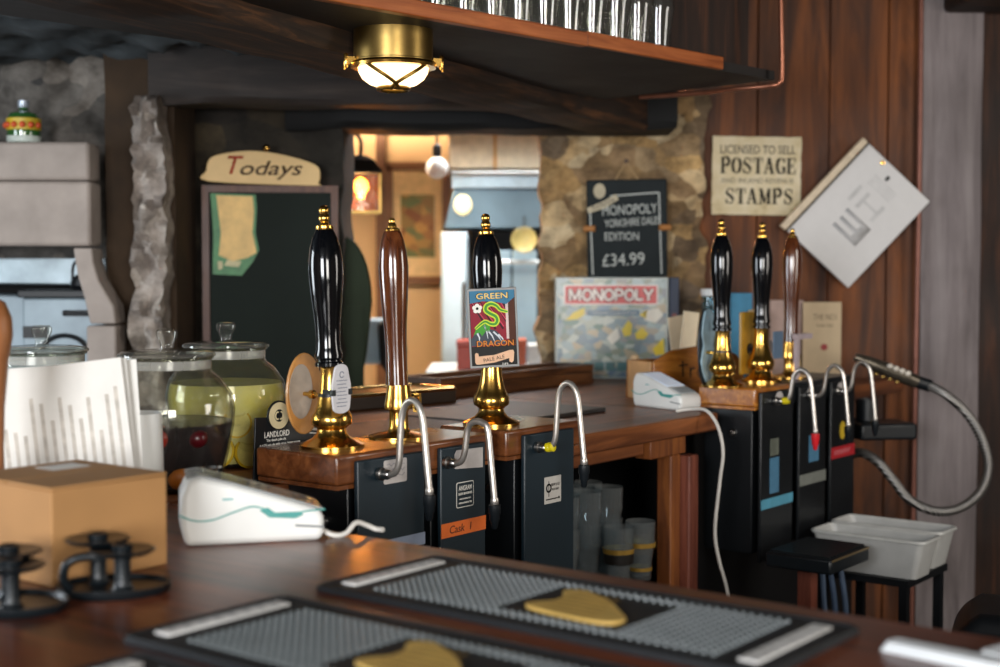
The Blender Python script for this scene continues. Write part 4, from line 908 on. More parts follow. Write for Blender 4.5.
# tilted white notice
NT = thing('notice_board', 'tilted white notice with faint grey print and a clip strip, on the wooden wall', 'notice', at(855.5, 214.5, WY - .085), 0)
NT.rotation_euler = (0, R(-47), 0)
B(-.216, .222, -.006, .012, -.168, .150).build('board', M('notice_white', 'cfccca', .4, 0, .02), NT, bevel=.002)
st = part(B(-.222, .222, -.016, .012, .151, .178).build('clip_strip', M('cream_strip', 'cbb79b', .4, 0, .15, 40), NT, bevel=.003), 'cream clip strip')
B(-.222, .222, -.017, -.006, .145, .1515).build('strip_edge', BLACK, st)
FAINT = M('faint_print', 'b0aead', .6); FAINT2 = M('very_faint_print', 'bdbbb9', .6)
text('lettering', 'E', FAINT, NT, -.045, -.0063, -.02, w=.12, h=.085, rot=-90, bold=.02)
text('lettering', 'HI', FAINT2, NT, .055, -.0063, .0, w=.13, h=.07, rot=-90)
mb = MB()
for k in range(4): mb.box(.115 + k * .012, .119 + k * .012, -.0066, -.006, -.06, .05)
mb.build('small_print', FAINT2, NT)
MB().lathe([(.008, 0), (.008, .004), (0, .006)], 12, T(.205, -.006, .06) @ RX(90)).build('pin', BRASS, NT)
MB().box(.165, .185, -.0068, -.006, .0, .012).build('dark_mark', BLACK, NT)

# hanging chalkboard
CB = thing('chalkboard', 'small hanging slate with chalked offer and price, on the stone above the game', 'chalkboard', at(627, 228, WY - .13), 0)
CB.rotation_euler = (R(2), R(-1), 0)
cb = B(-.148, .148, -.006, .006, -.182, .178).build('slate', M('slate', '1f2527', .7, 0, .15, 10, spec=.2), CB, bevel=.008, seg=3)
MB().tube([(-.04, .0, .178), (0, .008, .245), (.042, 0, .178)], .003, 8).build('string', M('string', 'a68a62', .8), CB)
MB().lathe([(.008, 0), (.008, .012), (.004, .03), (.004, .06)], 12, T(0, -.006, .245) @ RX(-90)).build('nail', M('rusty_nail', '4a3424', .6), CB)
mb = MB()
for a, b in (((-.06, .118), (.118, .128)), ((.118, .128), (.125, -.17)), ((-.135, .06), (-.128, -.17))): mb.ribbon([a, b], .005, -.0061)
mb.build('chalk_border', CHALK, cb)
mb = MB().prism(ellipse(-.10, .137, .022, .028, 18), -.0068, -.006).prism([(-.142, .055), (-.148, .075), (-.085, .10), (-.04, .125), (-.03, .105), (-.08, .075)], -.0069, -.006)
badge = part(mb.build('badge', M('cream_badge', 'b5aa90', .7), cb), 'cream badge with a slanted banner')
text('lettering', 'Yorkshire', M('slate_print', '3a3d3c', .6), badge, -.088, -.007, .09, w=.088, h=.018, rot=-22, shear=.2)
text('lettering', 'MONOPOLY', CHALK, cb, .01, -.0061, .068, w=.20, h=.036, rot=-2)
text('lettering', 'YORKSHIRE DALES', CHALK, cb, .02, -.0061, .022, w=.205, h=.028, rot=-3)
text('lettering', 'EDITION', CHALK, cb, -.02, -.0061, -.03, w=.125, h=.03)
text('lettering', '£34.99', CHALK, cb, -.015, -.0061, -.115, w=.155, h=.045, rot=-2)
for s in (-1, 1): MB().tube([(s * .148 - s * .05 * .6, -.012, .0), (s * .158, .0, .0)], .012, 10).build('wooden_peg', M('peg_wood', 'a8703a', .5), CB)

# ------------------------------------------------------------------ today's board
TB = thing('menu_chalkboard', 'large green-black chalkboard with a cream arched header sign, on the dark stone', 'chalkboard', at(271, 290, 4.84), R(4))
W2, Z0, Z1 = .222, -.46, .350
B(-W2, W2, 0, .012, Z0, Z1).build('board', M('green_black_board', '141d18', .7, 0, .1, 6, spec=.2), TB)
FR = wood('reddish_frame', '4a2a1c', '6e4630', .5, 'z', 2.)
mb = MB()
for x in (-W2, W2): mb.box(x - .012, x + .012, -.012, .016, Z0, Z1)
for z in (Z0, Z1): mb.box(-W2 - .012, W2 + .012, -.0125, .0165, z - .012, z + .012)
mb.build('frame', FR, TB)
arch = [(x * .84 - .022, (z - .375) * .92 + .362) for x, z in [(-.225, .39), (.20, .375), (.225, .385), (.232, .42), (.215, .452), (.12, .482), (.0, .502), (-.1, .502), (-.19, .487), (-.222, .468), (-.232, .43)]]
hs = MB().prism([(p.x, p.y) for p in catmull([(x, z, 0) for x, z in arch], 4, True)], -.016, .012).build('header_sign', M('header_cream', 'dcb87a', .5, 0, .08, 8), TB, bevel=.003)
text('lettering', 'T', M('header_red', 'a8331f', .5), hs, -.116, -.0163, .432, w=.055, h=.062, shear=.3, bold=.01)
text('lettering', 'odays', M('header_brown', '3d2713', .5), hs, .006, -.0163, .414, w=.215, h=.064, shear=.3, bold=.01)
MB().ball((-.012, -.002, .492), .013).build('knob', BRASS, hs)
nt_ = MB().prism([(-.205, .335), (-.05, .33), (-.046, .28), (-.052, .2), (-.04, .14), (-.06, .10), (-.1, .05), (-.2, .055), (-.196, .2)], -.004, -.001).build('notice', M('notice_green', '3c7a44', .5, 0, .3, 20), TB, smooth=0)
MB().prism([(-.185, .328), (-.06, .325), (-.056, .27), (-.062, .2), (-.048, .13), (-.08, .112), (-.13, .10), (-.178, .12), (-.17, .2)], -.006, -.0041).build('notice_scroll', M('notice_tan', 'dcb468', .5, 0, .2, 14), nt_, smooth=0)
MB().prism([(-.16, .085), (-.11, .08), (-.10, .10), (-.15, .105)], -.0058, -.0041).prism([(-.18, .07), (-.165, .075), (-.165, .1), (-.182, .1)], -.0058, -.0041).build('notice_mark', M('notice_pale', 'b9b083', .5), nt_, smooth=0)
t = thing('fire_screen', 'rounded dark green panel standing in the doorway edge behind the chalkboard', 'screen', at(344, 330, 5.0).to_2d().to_3d(), R(15))
z9 = at(350, 236, 5.0).z
MB().prism(arc(0, z9 - .24, .105, .24, 0, 180, 16) + [(-.105, z9 - .4), (-.06, z9 - .6), (-.05, 0), (.04, 0), (.05, z9 - .6), (.085, z9 - .42)], 0, .03).build('panel', M('dark_green_leather', '263121', .6, 0, .12, 6, spec=.2), t, bevel=.01)
B(-.07, .07, -.012, 0, .0, z9 - .25).build('rail', M('dark_green_leather', '263121', .6, 0, .12, 6, spec=.2), t)

# ------------------------------------------------------------------ fireplace, stove and mantel bottle
FP = thing('fireplace', 'pale dressed-stone fireplace with a heavy lintel and curved corbel', 'fireplace', (0, 4.42, 0), 0)
zl0, zl1 = at(50, 246, 4.42).z, at(50, 140, 4.42).z; xl = at(90, 200, 4.42).x
zm = at(50, 180, 4.42).z
B(-3.2, xl - .005, .01, .14, zm, zl1 - .004).build('mantel', ST_CUT, FP, bevel=.012)
B(-3.2, xl, 0, .13, zl0, zm - .003).build('lintel', ST_CUT, FP, bevel=.012)
X = lambda px: at(px, 250, 4.42).x
Zp = lambda py: at(80, py, 4.42).z
jam = [(X(72), Zp(248)), (X(91), Zp(248)), (X(92), Zp(262)), (X(97), Zp(280)), (X(106), Zp(296)), (X(112), Zp(306)), (X(114), Zp(324)), (X(88), Zp(324)), (X(83), Zp(300)), (X(76), Zp(275))]
MB().prism(jam, .01, .13).build('corbel', ST_CUT, FP, bevel=.006)
B(X(84), X(114), .01, .13, 0, Zp(326)).build('jamb', ST_CUT, FP, bevel=.008)
B(-3.2, X(84), .56, .6, 0, zl0).build('fire_back', M('soot_black', '0c0c0d', .9), FP)
SV = thing('stove', 'silvery cast-iron range with a bright sloping hood inside the fireplace', 'stove', (X(52), 4.6, 0), 0)
SIL = M('polished_iron', '9aa7ad', .3, .7, .25, 8); SIL2 = M('pale_reflection_iron', '8e9ca4', .35, .2, .2, 6)  # pale reflection on the black-leaded iron is put into these colours
zz = lambda py: at(50, py, 4.6).z
B(-.16, .115, 0, .3, 0, zz(298)).build('oven_box', SIL2, SV, bevel=.008)
B(-.17, .125, -.015, .3, zz(298) + .001, zz(290)).build('top_plate', BLACKCAB, SV, bevel=.004)
MB().prism([(-.62, zz(292)), (-.165, zz(296)), (-.165, 0), (-.62, 0)], .05, .3).build('side_oven', SIL2, SV, bevel=.006)
MB().prism([(-.62, zz(284)), (.03, zz(286)), (.06, zz(270)), (.055, zz(250)), (-.62, zz(250))], .22, .28).build('hood_plate', SIL, SV, bevel=.006)
MB().lathe([(.006, -.05), (.011, -.045), (.006, -.03), (.006, .03), (.011, .045), (.006, .05)], 12, T(.03, -.018, zz(313)) @ RY(90)).box(-.02, .08, -.016, 0, zz(316), zz(310)).build('door_handle', BLACKCAB, SV)
MB().tube([(-.02 + .075 * math.cos(R(a)), -.006, zz(352) + .055 * math.sin(R(a))) for a in range(0, 181, 12)], .008, 8).build('door_arch', BLACKCAB, SV)
B(-.155, -.075, -.012, 0, zz(338), zz(326)).build('latch', BLACKCAB, SV)
t = thing('kettle', 'small black kettle on the range under the stone lintel', 'kettle', (X(60), 4.7, zz(289.5)), R(20))
MB().lathe([(0, 0), (.045, 0), (.055, .012), (.05, .035), (.03, .05), (.012, .055), (.008, .065), (0, .068)], 24).build('body', BLACKCAB, t)
MB().tube(catmull([(-.045, 0, .035), (-.04, 0, .085), (0, 0, .1), (.04, 0, .085), (.045, 0, .035)], 5), .005, 8).build('handle', BLACKCAB, t)
MB().tube([(.045, 0, .02), (.075, 0, .05)], [.01, .006], 8).build('spout', BLACKCAB, t)
t = thing('bottle', 'green bottle with a bright yellow and red label on the stone mantel', 'bottle', (at(24, 135, 4.6).x, 4.6, zl1 - .003), 0)
MB().lathe([(0, 0), (.05, 0), (.054, .008), (.054, .085), (.045, .105), (.02, .115), (.014, .12), (.014, .14), (0, .14)], 28).build('body', M('green_bottle_glass', '2d5a2a', .08, 0, .2, 10, coat=1.), t)
MB().lathe([(.0545, .05), (.0555, .051), (.0555, .088), (.0545, .089)], 28, closed=True).build('label', M('yellow_label', 'c2a52c', .4), t)
mb = MB()
for a in range(200, 345, 28): mb.ball((.0555 * math.cos(R(a)), .0555 * math.sin(R(a)), .066), .011, (1, 1, 1), 10)
mb.build('label_spot', M('red_orange', 'c94f22', .4), t)
MB().lathe([(.016, .125), (.018, .128), (.018, .148), (0, .15)], 16).build('cap', M('pale_cap', 'aab4c0', .3, .4), t)
part(MB().lathe([(.0545, .01), (.0552, .011), (.0552, .03), (.0545, .031)], 28, closed=True).build('lower_label', M('white_label', 'c9d2c9', .4), t))

# ------------------------------------------------------------------ room beyond the doorway
FARY = 7.6
CREAMW = M('warm_cream_wall', 'cfa878', .8, 0, .06, 5)
struct(B(-2.2, 1.6, FARY, FARY + .1, 0, 2.62).build('wall_far', CREAMW))
struct(B(-2.2, -2.1, 5.5, FARY, 0, 2.62).build('wall_far', CREAMW))
struct(B(1.5, 1.6, 5.45, FARY, 0, 2.62).build('wall_far', CREAMW))
struct(B(-2.2, 1.6, 6.9, 7.05, 2.24, 2.40).build('ceiling_beam', M('pale_beam', '96969a', .7, 0, .3, 6)))
struct(B(-2.2, 1.6, 6.55, 6.75, 2.3, 2.5).build('ceiling_beam', M('rust_beam', '8f5a40', .7, 0, .3, 6)))
x3 = at(380, 200, FARY - .02).x
# lantern hanging just beyond the doorway
LN = thing('lantern', 'glowing square wall lantern with a dark cap beyond the doorway', 'lantern', at(361, 213, 5.75), R(12))
zc = .245
MB().box(-.075, .075, -.075, .075, -.004, .006).build('base', BRASS_OLD, LN)
mb = MB()
for x in (-.07, .07):
    for y in (-.07, .07): mb.box(x - .005, x + .005, y - .005, y + .005, .006, .16)
mb.build('frame', BRASS_OLD, LN)
MB().box(-.066, .066, -.068, -.066, .007, .158).box(-.066, .066, .066, .068, .007, .158).box(-.068, -.066, -.065, .065, .007, .158).box(.066, .068, -.065, .065, .007, .158).build('pane', glass('amber_pane', 'f6cf92', 'b07a38', .1), LN)
MB().lathe([(.11, .16), (.108, .168), (.07, .215), (.03, .235), (.0, .237)], 4, RZ(45)).build('cap', M('lantern_black', '17120e', .5), LN, smooth=0)
MB().lathe([(0, .06), (.012, .06), (.014, .075), (.03, .1), (.027, .128), (.012, .143), (0, .146)], 20).build('bulb', M('glowing_bulb', 'fff1d0', .3, 0, .01, 4, emis='ffd488', es=18), LN)
MB().tube(catmull([(0, 0, .236), (0, 0, .30), (-.03, .02, .33), (-.08, .04, .33)], 5), .008, 8).build('arm', BLACKCAB, LN)
# picture on the far wall
a = at(389, 166, FARY - .03); b = at(446, 280, FARY - .03)
PF = thing('framed_picture', 'framed picture with autumn colours on the warm far wall', 'picture', ((a.x + b.x) / 2, FARY - .005, b.z), 0)
w, h = (b.x - a.x) / 2, a.z - b.z
mb = MB()
for s in (-1, 1): mb.box(s * w - .02, s * w + .02, -.03, 0, 0, h)
mb.box(-w - .02, w + .02, -.03, 0, -.02, .02).box(-w - .02, w + .02, -.03, 0, h - .02, h + .02)
mb.build('frame', M('brown_frame', '7a4d28', .4, 0, .15), PF)
B(-w, w, -.012, -.004, 0, h).build('mount', M('pale_tan_mount', 'e2bd86', .7), PF)
B(-w * .6, w * .6, -.0135, -.0122, h * .2, h * .75).build('print', patchwork('autumn_picture', ['8a6a34', 'a06a30', '5d6a3a', 'b5813d', '7d4a24'], 16), PF)
struct(B(x3 - .02, x3 + .03, FARY - .05, FARY, 0, 2.62).build('trim_3', M('dark_upright', '6d4526', .6)))
# kitchen
K = lambda px, py, Y=7.2: at(px, py, Y)
HD = thing('cooker_hood', 'stainless cooker hood over the dark range beyond the doorway', 'cooker hood', (0, 7.0, 0), 0)
hx0, hx1 = K(444, 200, 7.0).x, K(552, 200, 7.0).x; hz0, hz1 = K(500, 228, 7.0).z, K(500, 188, 7.0).z
MB().prism([(hx0, hz0), (hx1, hz0), (hx1, hz1), (hx0 + .05, hz1)], 0, .5).build('canopy', M('hood_steel', '5f727d', .35, .6, .15, 4), HD, bevel=.004)
B(hx0 + .04, hx1, -.02, .5, hz1 + .001, hz1 + .06).build('rim', M('hood_rim', '9fb0ba', .3, .6), HD)
MB().tube([(hx0 + .03, -.03, hz1 + .075), (hx1, -.03, hz1 + .075)], .012, 10).build('rail', STEEL, HD)
part(MB().ball((K(463, 205, 7.0).x, -.012, K(463, 205, 7.0).z), .045, (1, .35, 1.15)).build('light', M('hood_lamp', 'f5e6b0', .3, emis='ffe9a8', es=.7), HD), 'pale yellow hood light')
CW = thing('wall_cupboard', 'cream wall cupboard above the cooker hood beyond the doorway', 'cupboard', (0, 7.1, 0), 0)
cz0, cz1 = K(500, 168, 7.1).z, K(500, 134, 7.1).z
B(K(449, 150, 7.1).x, K(493, 150, 7.1).x, 0, .3, cz0, cz1).build('door', M('cupboard_cream', 'dccfb6', .5), CW, bevel=.004); B(K(497, 150, 7.1).x, K(556, 150, 7.1).x, 0, .3, cz0, cz1).build('door', M('cupboard_cream', 'dccfb6', .5), CW, bevel=.004)
B(K(493, 150, 7.1).x, K(497, 150, 7.1).x, .01, .3, cz0, cz1).build('divider', M('tan_mount', 'c99a60', .7), CW)
CK = thing('kitchen_range', 'dark kitchen range with pale steel oven doors under the cooker hood', 'cooker', (0, 7.05, 0), 0)
B(K(470, 250, 7.05).x, K(556, 250, 7.05).x, .2, .5, 0, K(500, 229, 7.05).z).build('back_panel', M('soot_black2', '0f1012', .7), CK)
dx0, dx1 = K(486, 300, 7.05).x, K(538, 300, 7.05).x; dz = K(500, 250, 7.05).z
for k in range(2):
    xa = dx0 + k * (dx1 - dx0) / 2; B(xa + .003, xa + (dx1 - dx0) / 2 - .003, 0, .19, .2, dz).build('oven_door', M('pale_steel_door', '8fa6b2', .4, .4, .15, 4), CK, bevel=.006)
MB().tube([(dx0, -.03, dz - .06), (dx1, -.03, dz - .06)], .012, 8).build('handle', STEEL, CK)
FR_ = thing('fridge', 'pale steel fridge standing beside the kitchen range', 'fridge', (0, 6.9, 0), 0)
B(K(441, 300, 6.9).x, K(468, 300, 6.9).x, 0, .5, 0, K(455, 232, 6.9).z).build('cabinet', M('fridge_steel', 'a9bcc6', .35, .4, .1, 4), FR_, bevel=.008)
B(K(443, 300, 6.9).x, K(466, 300, 6.9).x, -.02, -.001, .8, K(455, 236, 6.9).z).build('door', M('fridge_door', 'b6c6ce', .3, .35, .1, 4), FR_, bevel=.004); MB().tube([(K(464, 300, 6.9).x, -.035, 1.0), (K(464, 300, 6.9).x, -.035, 1.4)], .01, 8).build('handle', STEEL, FR_)
t = thing('hanging_plate', 'round cream plate hanging in front of the dark range', 'plate', K(524, 240, 6.93), 0)
MB().lathe([(0, 0), (.04, 0), (.06, .012), (.065, .016), (.06, .018), (.04, .006), (0, .006)], 28, RX(90)).build('dish', M('cream_plate', 'a8985e', .4, 0, .15, 20), t)
MB().tube([(0, .006, .0), (0, .02, .12)], .004, 6).build('hook', BLACKCAB, t)
for px, py, r, lab in ((437, 168, .05, 'white globe pendant bulb hanging beside the cream cupboard'), (346, 150, .035, 'small white globe bulb above the glowing lantern')):
    p = at(px, py, 6.3); t = thing('pendant_bulb', lab, 'light', p, 0)
    MB().ball((0, 0, 0), r).build('globe', M('white_globe', 'd9d5d2', .2), t); MB().lathe([(.012, r * .9), (.02, r + .01), (.02, r + .05), (.006, r + .06), (.004, 2.62 - p.z), (0, 2.62 - p.z)], 12).build('cord', BLACKCAB, t)
# worktop with boxes and a chair
KT = thing('kitchen_table', 'white topped table beyond the doorway with boxes on it', 'table', (0, 6.0, 0), 0)
kz = K(480, 372, 6.0).z
B(K(425, 372, 6.0).x, .5, 0, .6, kz - .04, kz).build('table_top', M('white_laminate', 'c6cdd2', .4), KT, bevel=.004)
for x in (K(428, 372, 6.0).x, .42):
    for y in (.03, .55): B(x, x + .05, y, y + .05, 0, kz - .041).build('leg', STEEL, KT)
def kbox(name, lab, cat, px0, px1, py, mat, dep=.2, y=6.1):
    a = at(px0, py, y); b = at(px1, py, y); t = thing(name, lab, cat, ((a.x + b.x) / 2, y, kz), 0); w = (b.x - a.x) / 2; h = a.z - kz
    B(-w, w, 0, dep, .0008, h * .8).build('body', mat, t, bevel=.004); B(-w - .003, w + .003, -.003, dep + .003, h * .8 + .0005, h).build('lid', mat, t, bevel=.003); return t
kbox('storage_box', 'red storage box on the white table beyond the doorway', 'box', 457, 482, 341, M('dull_red_box', '9c3a2c', .5))
kbox('storage_box', 'orange-red storage box behind the dragon clip on the white table', 'box', 512, 526, 340, M('orange_red_box', 'b05a3c', .5))
kbox('storage_box', 'white storage box beside the stone pillar on the white table', 'box', 528, 541, 345, M('white_box', 'cfd4d6', .5))
CH = thing('high_chair', 'pale blue-white padded bar chair beyond the doorway behind the brown handle', 'chair', (at(378, 330, 6.0).x, 6.0, 0), R(25))
PALEB = M('pale_blue_leather', 'a9bcc8', .35, 0, .08, 6)
cz = at(372, 318, 6.0).z
MB().prism(rrect(-.11, .11, cz - .2, cz, .05), 0, .05).build('backrest', PALEB, CH, bevel=.015)
B(-.12, .12, -.25, .03, cz - .42, cz - .35).build('seat', PALEB, CH, bevel=.02)
for x in (-.1, .1): MB().tube([(x, .03, cz - .06), (x * 1.05, .03, cz - .36), (x * 1.15, .05, 0)], .014, 8).build('leg', PALEB, CH)
for x in (-.1, .1): MB().tube([(x, -.22, cz - .42), (x * 1.15, -.25, 0)], .014, 8).build('leg', PALEB, CH)
t = thing('coat', 'black jacket draped at the end of the pale bar chair', 'jacket', (at(408, 330, 5.9).x - .12, 5.93, 0), R(25))
MB().prism([(.0, cz - .02), (.05, cz), (.1, cz - .03), (.11, cz - .2), (.06, cz - .26), (.01, cz - .2)], 0, .04).build('body', M('black_cloth', '15161a', .8), t, bevel=.012)
MB().tube([(.1, .02, cz - .04), (.115, .03, cz - .14), (.105, .03, cz - .23)], .018, 8).build('sleeve', M('black_cloth', '15161a', .8), t)

# ------------------------------------------------------------------ the well: glasses under the counter, trays, soda gun
SP = [(0, 0), (.028, 0), (.029, .004), (.031, .05), (.036, .085), (.0395, .1), (.0385, .112), (.040, .155), (.0384, .155), (.037, .112), (.038, .1), (.0345, .085), (.0295, .05), (.027, .012), (0, .011)]
sp = MB().lathe(SP, 36).build('pint_glass', glass('blue_grey_glass', 'e9eff2', 'b4bfc6', .03, .075)); LG = 'upright clear pint glass stacked on the dark shelf under the back counter'  # the haze share puts extra brightness into the glass colour
tag(sp, LG, 'glass', 'pint glasses under the counter'); first = True
for (u, v) in [(2.88, 2.04), (2.98, 2.04), (3.08, 2.04), (2.92, 2.13), (3.02, 2.13), (3.115, 2.13)]:
    for k in range(2):
        o = sp if first else dup(sp); first = False
        o.location = bar(u, v, .6455 + k * .083); o.rotation_euler = (0, 0, u * 7 + k)
for k, (u, v) in enumerate([(2.985, 1.945), (3.09, 1.945)]):
    t = thing('pint_glass', ['short clear glass with a dark and gold band, in front of the stacked pints', 'clear glass with two gold bands, beside the wooden counter leg'][k], 'glass', bar(u, v - .0, .6455), 0)
    MB().lathe(SP, 36).build('bowl', MATS['blue_grey_glass'], t)
    MB().lathe([(.0385, .087), (.0405, .0875), (.0412, .1), (.0402, .1)], 36, closed=True).build('gold_band', M('gold_transfer', 'b08a3c', .4, .4), t)
    if k == 0: MB().lathe([(.0365, .06), (.039, .062), (.0408, .086), (.0385, .086)], 36, closed=True).build('dark_band', M('dark_transfer', '1c1712', .5), t)
    else: MB().lathe([(.0300, .024), (.0312, .0245), (.0316, .034), (.0305, .034)], 36, closed=True).build('gold_band', M('gold_transfer', 'b08a3c', .4, .4), t)
# drip trays in front of the far engines
def tub(label, u, v, z):
    t = thing('plastic_tub', label, 'tub', bar(u, v, z), BR, 'white plastic tubs')
    a, b, h = .068, .165, .105; o = rrect(-a, a, -b, b, .02); i = rrect(-a + .004, a - .004, -b + .004, b - .004, .017); n = len(o)
    mb = MB(); k = .86
    vs = [(x * k, y * k, 0) for x, y in o] + [(x, y, h) for x, y in o] + [(x, y, h) for x, y in i] + [(x * k, y * k, .004) for x, y in i]
    fs = [tuple(range(n)), tuple(range(3 * n, 4 * n))]
    for r in range(3): fs += [(r * n + q, r * n + (q + 1) % n, (r + 1) * n + (q + 1) % n, (r + 1) * n + q) for q in range(n)]
    mb.add(vs, fs).build('body', M('tub_white', 'b9b9b6', .4, 0, .06), t)
    MB().tube([Vector((x, y, h)) for x, y in rrect(-a - .002, a + .002, -b - .002, b + .002, .022, 5)], .0055, 8, closed=True).build('rim', M('tub_rim', 'c4c4c0', .35), t)
    return t
tub('grey-white plastic tub under the far swan necks, next to the black drip tray', 3.775, 1.585, .60)
tub('grey-white plastic tub at the wall end, beside the limewashed post', 3.945, 1.60, .60)
t = thing('tub_stand', 'dark metal stand carrying the two white tubs', 'stand', bar(3.85, 1.595, 0), BR)
B(-.15, .15, -.14, .14, .578, .5985).build('shelf', BLACKCAB, t)
for x in (-.13, .13):
    for y in (-.12, .12): B(x - .012, x + .012, y - .012, y + .012, 0, .577).build('leg', BLACKCAB, t)
t = thing('drip_tray', 'black drip tray on a wooden leg under the blue-taped far engine', 'drip tray', bar(3.475, 1.64, 0), BR)
B(-.125, .12, -.115, .075, .665, .705).build('body', BLACKPL, t, bevel=.006)
mb = MB()
for k in range(12): mb.box(-.115 + k * .0195, -.105 + k * .0195, -.105, .065, .705, .711)
mb.build('grille', M('dark_grille', '1b1d1f', .3), t)
B(-.12, .115, -.117, -.1145, .699, .7045).build('front_edge', M('worn_brass_edge', '9a8560', .3, .7), t)
B(-.0, .04, .0, .04, 0, .664).build('leg', W_POSTR, t)
t = thing('hose_coil', 'loose blue and grey drain hoses hanging below the drip tray', 'hoses', bar(3.6, 1.7, 0), 0)
for k, (dx, c) in enumerate(((0, '3f4f66'), (.03, '4a5a70'))): MB().tube(catmull([(dx, 0, .66), (dx + .01, .0, .5), (dx + .03, .01, .42), (dx + .06, .0, .4), (dx + .07, 0, .5), (dx + .05, .0, .64)], 6), .008, 8).build('hose', M('blue_hose%d' % k, c, .45), t)
t = thing('gas_box', 'black equipment cabinet in the shade beside the wooden counter leg', 'cabinet', bar(3.56, 2.3, 0), BR)
B(-.1, .02, -.2, .1, .0, .62).build('body', BLACKCAB, t, bevel=.006); B(-.09, .01, -.205, -.2, .1, .5).build('door', BLACKPL, t, bevel=.004)
t = thing('cleaning_box', 'small torn cardboard packet on the black equipment cabinet', 'box', bar(3.5, 2.2, .62), BR + .4)
B(-.05, .05, -.04, .04, .0008, .06).build('body', CARD, t); B(-.05, .05, -.06, -.041, .045, .052, RX(-20)).build('flap', CARD, t)

GUN = thing('soda_gun', 'bar soda gun with pale buttons on a looping braided steel hose by the post', 'soda gun', at(890, 375, 4.55), 0)
def gl(px, py, Y): return at(px, py, Y) - GUN.location
hose = catmull([gl(925, 384, 4.55), gl(945, 394, 4.52), gl(968, 415, 4.5), gl(983, 442, 4.47), gl(988, 468, 4.45), gl(980, 492, 4.42), gl(960, 508, 4.4), gl(935, 511, 4.4), gl(910, 500, 4.42), gl(893, 480, 4.44), gl(878, 462, 4.46), gl(862, 453, 4.5), gl(848, 455, 4.56)], 10)
def braid():
    m, nt, b = nm('braided_steel'); w = nt.nodes.new('ShaderNodeTexWave'); w.inputs['Scale'].default_value = 60; w.bands_direction = 'DIAGONAL'
    nt.links.new(coords(nt), w.inputs['Vector']); nt.links.new(ramp(nt, w.outputs['Fac'], [(.2, srgb('4c4a48')), (.8, srgb('a29e99'))]), b.inputs['Base Color'])
    b.inputs['Metallic'].default_value = .8; b.inputs['Roughness'].default_value = .38; bumpit(nt, b, w.outputs['Fac'], .5); return m
MB().tube(hose, .0155, 16).build('hose', braid(), GUN)
MB().tube([gl(930, 386, 4.55), gl(915, 381, 4.55)], .021, 16).build('grip', BLACKPL, GUN)
hd = MB().tube([gl(917, 382, 4.55), gl(905, 377, 4.55), gl(885, 369, 4.55), gl(868, 362, 4.55), gl(855, 357, 4.55)], [.022, .024, .024, .02, .013], 16).build('head', M('gun_metal', '5c554a', .3, .7, .3, 30), GUN)
for k in range(4):
    p = gl(890 + k * 6, 366 + k * 2.4, 4.53); MB().ball((p.x, p.y, p.z), .011, (1, .9, .8), 12).build('button', M('pale_button', 'cfc6b8', .4), hd)
for k in range(4):
    p = gl(876 + k * 7, 374 + k * 2.6, 4.525); MB().ball((p.x, p.y, p.z), .008, (1, .6, .8), 10).build('side_button', BRASS_OLD, hd)
t = thing('gun_holster', 'black drip cup tray on the wooden wall under the soda gun', 'holster', at(880, 438, 4.62), R(10))
B(-.10, .10, -.07, .09, 0, .055).build('tray', BLACKPL, t, bevel=.01, seg=3); MB().lathe([(.03, .0555), (.036, .06), (.036, .13), (.03, .13), (.03, .06)], 24, T(-.04, .02, 0), closed=True).build('cup', BLACKPL, t)
B(-.03, .03, .09, .60, .01, .04).build('wall_arm', BLACKCAB, t)
t = thing('waste_bin', 'black rounded bin in the serving well beside the post foot', 'bin', Vector((1.10, 2.72, 0)), R(-20))
MB().prism([(-.2, 0), (.2, 0), (.215, .66), (.2, .75), (.16, .785), (-.14, .79), (-.185, .76), (-.21, .66)], -.12, .12).build('body', M('matt_black_bin', '0e1216', .65, 0, .1, spec=.25), t, bevel=.03, seg=4)
B(-.17, .17, -.135, -.121, .5, .7).build('flap', M('dark_blue_grey', '1b2630', .5), t, bevel=.008)
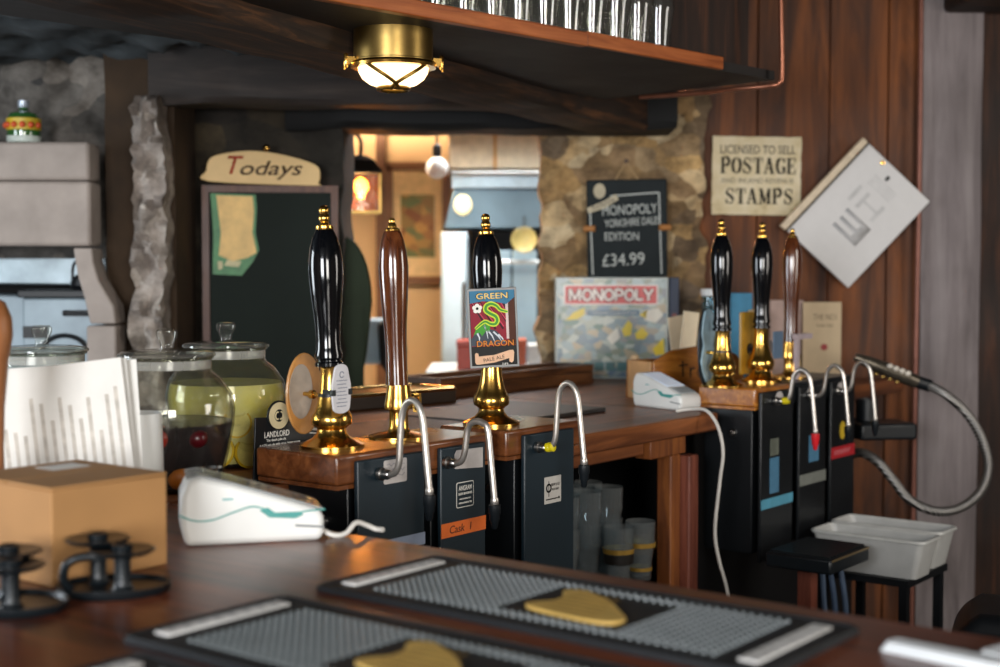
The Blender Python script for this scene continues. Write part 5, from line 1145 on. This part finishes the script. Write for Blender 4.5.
# white napkins at the bar end
def napkin(label, u, v, rz, a, b):
    t = thing('paper_napkin', label, 'napkin', bar(u, v, TOP), rz, 'white napkins')
    for k in range(3):
        MB().slab(rrect(-a + k * .002, a - k * .003, -b, b, .006), .0006 + k * .004, .004 + k * .004).build('fold', M('napkin_white', 'dde1e4', .7, 0, .03), t, bevel=.001)
    return t
napkin('white folded napkin strip lying on the polished bar top past the mat end', 1.385, .505, BR + R(84), .068, .013)
napkin('wider white folded napkin at the very end of the polished bar top', 1.435, .405, BR + R(75), .07, .045)

# ------------------------------------------------------------------ light
w = bpy.data.worlds.new('world'); SC.world = w; w.use_nodes = True
bg = w.node_tree.nodes['Background']; bg.inputs['Color'].default_value = (.55, .68, .8, 1); bg.inputs['Strength'].default_value = .22
def area(name, loc, tgt, sx, sy, power, col):
    l = bpy.data.lights.new(name, 'AREA'); l.shape = 'RECTANGLE'; l.size = sx; l.size_y = sy; l.energy = power; l.color = col
    o = bpy.data.objects.new(name, l); COL.objects.link(o); o.location = loc
    o.rotation_euler = (Vector(tgt) - Vector(loc)).to_track_quat('-Z', 'Y').to_euler(); return o
area('window_daylight', (-1.7, -2.3, 1.75), (-.6, 3.0, 1.1), 1.5, 1.4, 195, (.95, .97, 1))
area('window_daylight', (1.3, -2.3, 1.75), (.6, 3.5, 1.1), 1.3, 1.4, 120, (1, .96, .9))
area('window_daylight', (3.2, 2.4, 1.7), (.8, 4.0, 1.1), 1.0, 1.2, 30, (1, .94, .86))
area('window_daylight', (-3.1, 2.7, 1.55), (0, 2.9, 1.2), .9, 1.1, 40, (.85, .93, 1))
def point(name, loc, power, col, r=.03):
    l = bpy.data.lights.new(name, 'POINT'); l.energy = power; l.color = col; l.shadow_soft_size = r
    o = bpy.data.objects.new(name, l); COL.objects.link(o); o.location = loc
point('lantern_light', tuple(LN.location + Vector((0, -.02, .1))), 9, (1, .68, .35), .03)
area('kitchen_light', (.2, 6.5, 2.5), (.1, 6.9, 1.2), .9, .5, 55, (.9, .97, 1))
area('far_room_light', (-.9, 6.6, 2.5), (-.6, 7.4, 1.2), .5, .5, 160, (1, .80, .58))
vs = SC.view_settings; vs.view_transform = 'Standard'; vs.look = 'None'; vs.gamma = 1; vs.exposure = .12; vs.use_curve_mapping = False
SC.cycles.transparent_max_bounces = 24
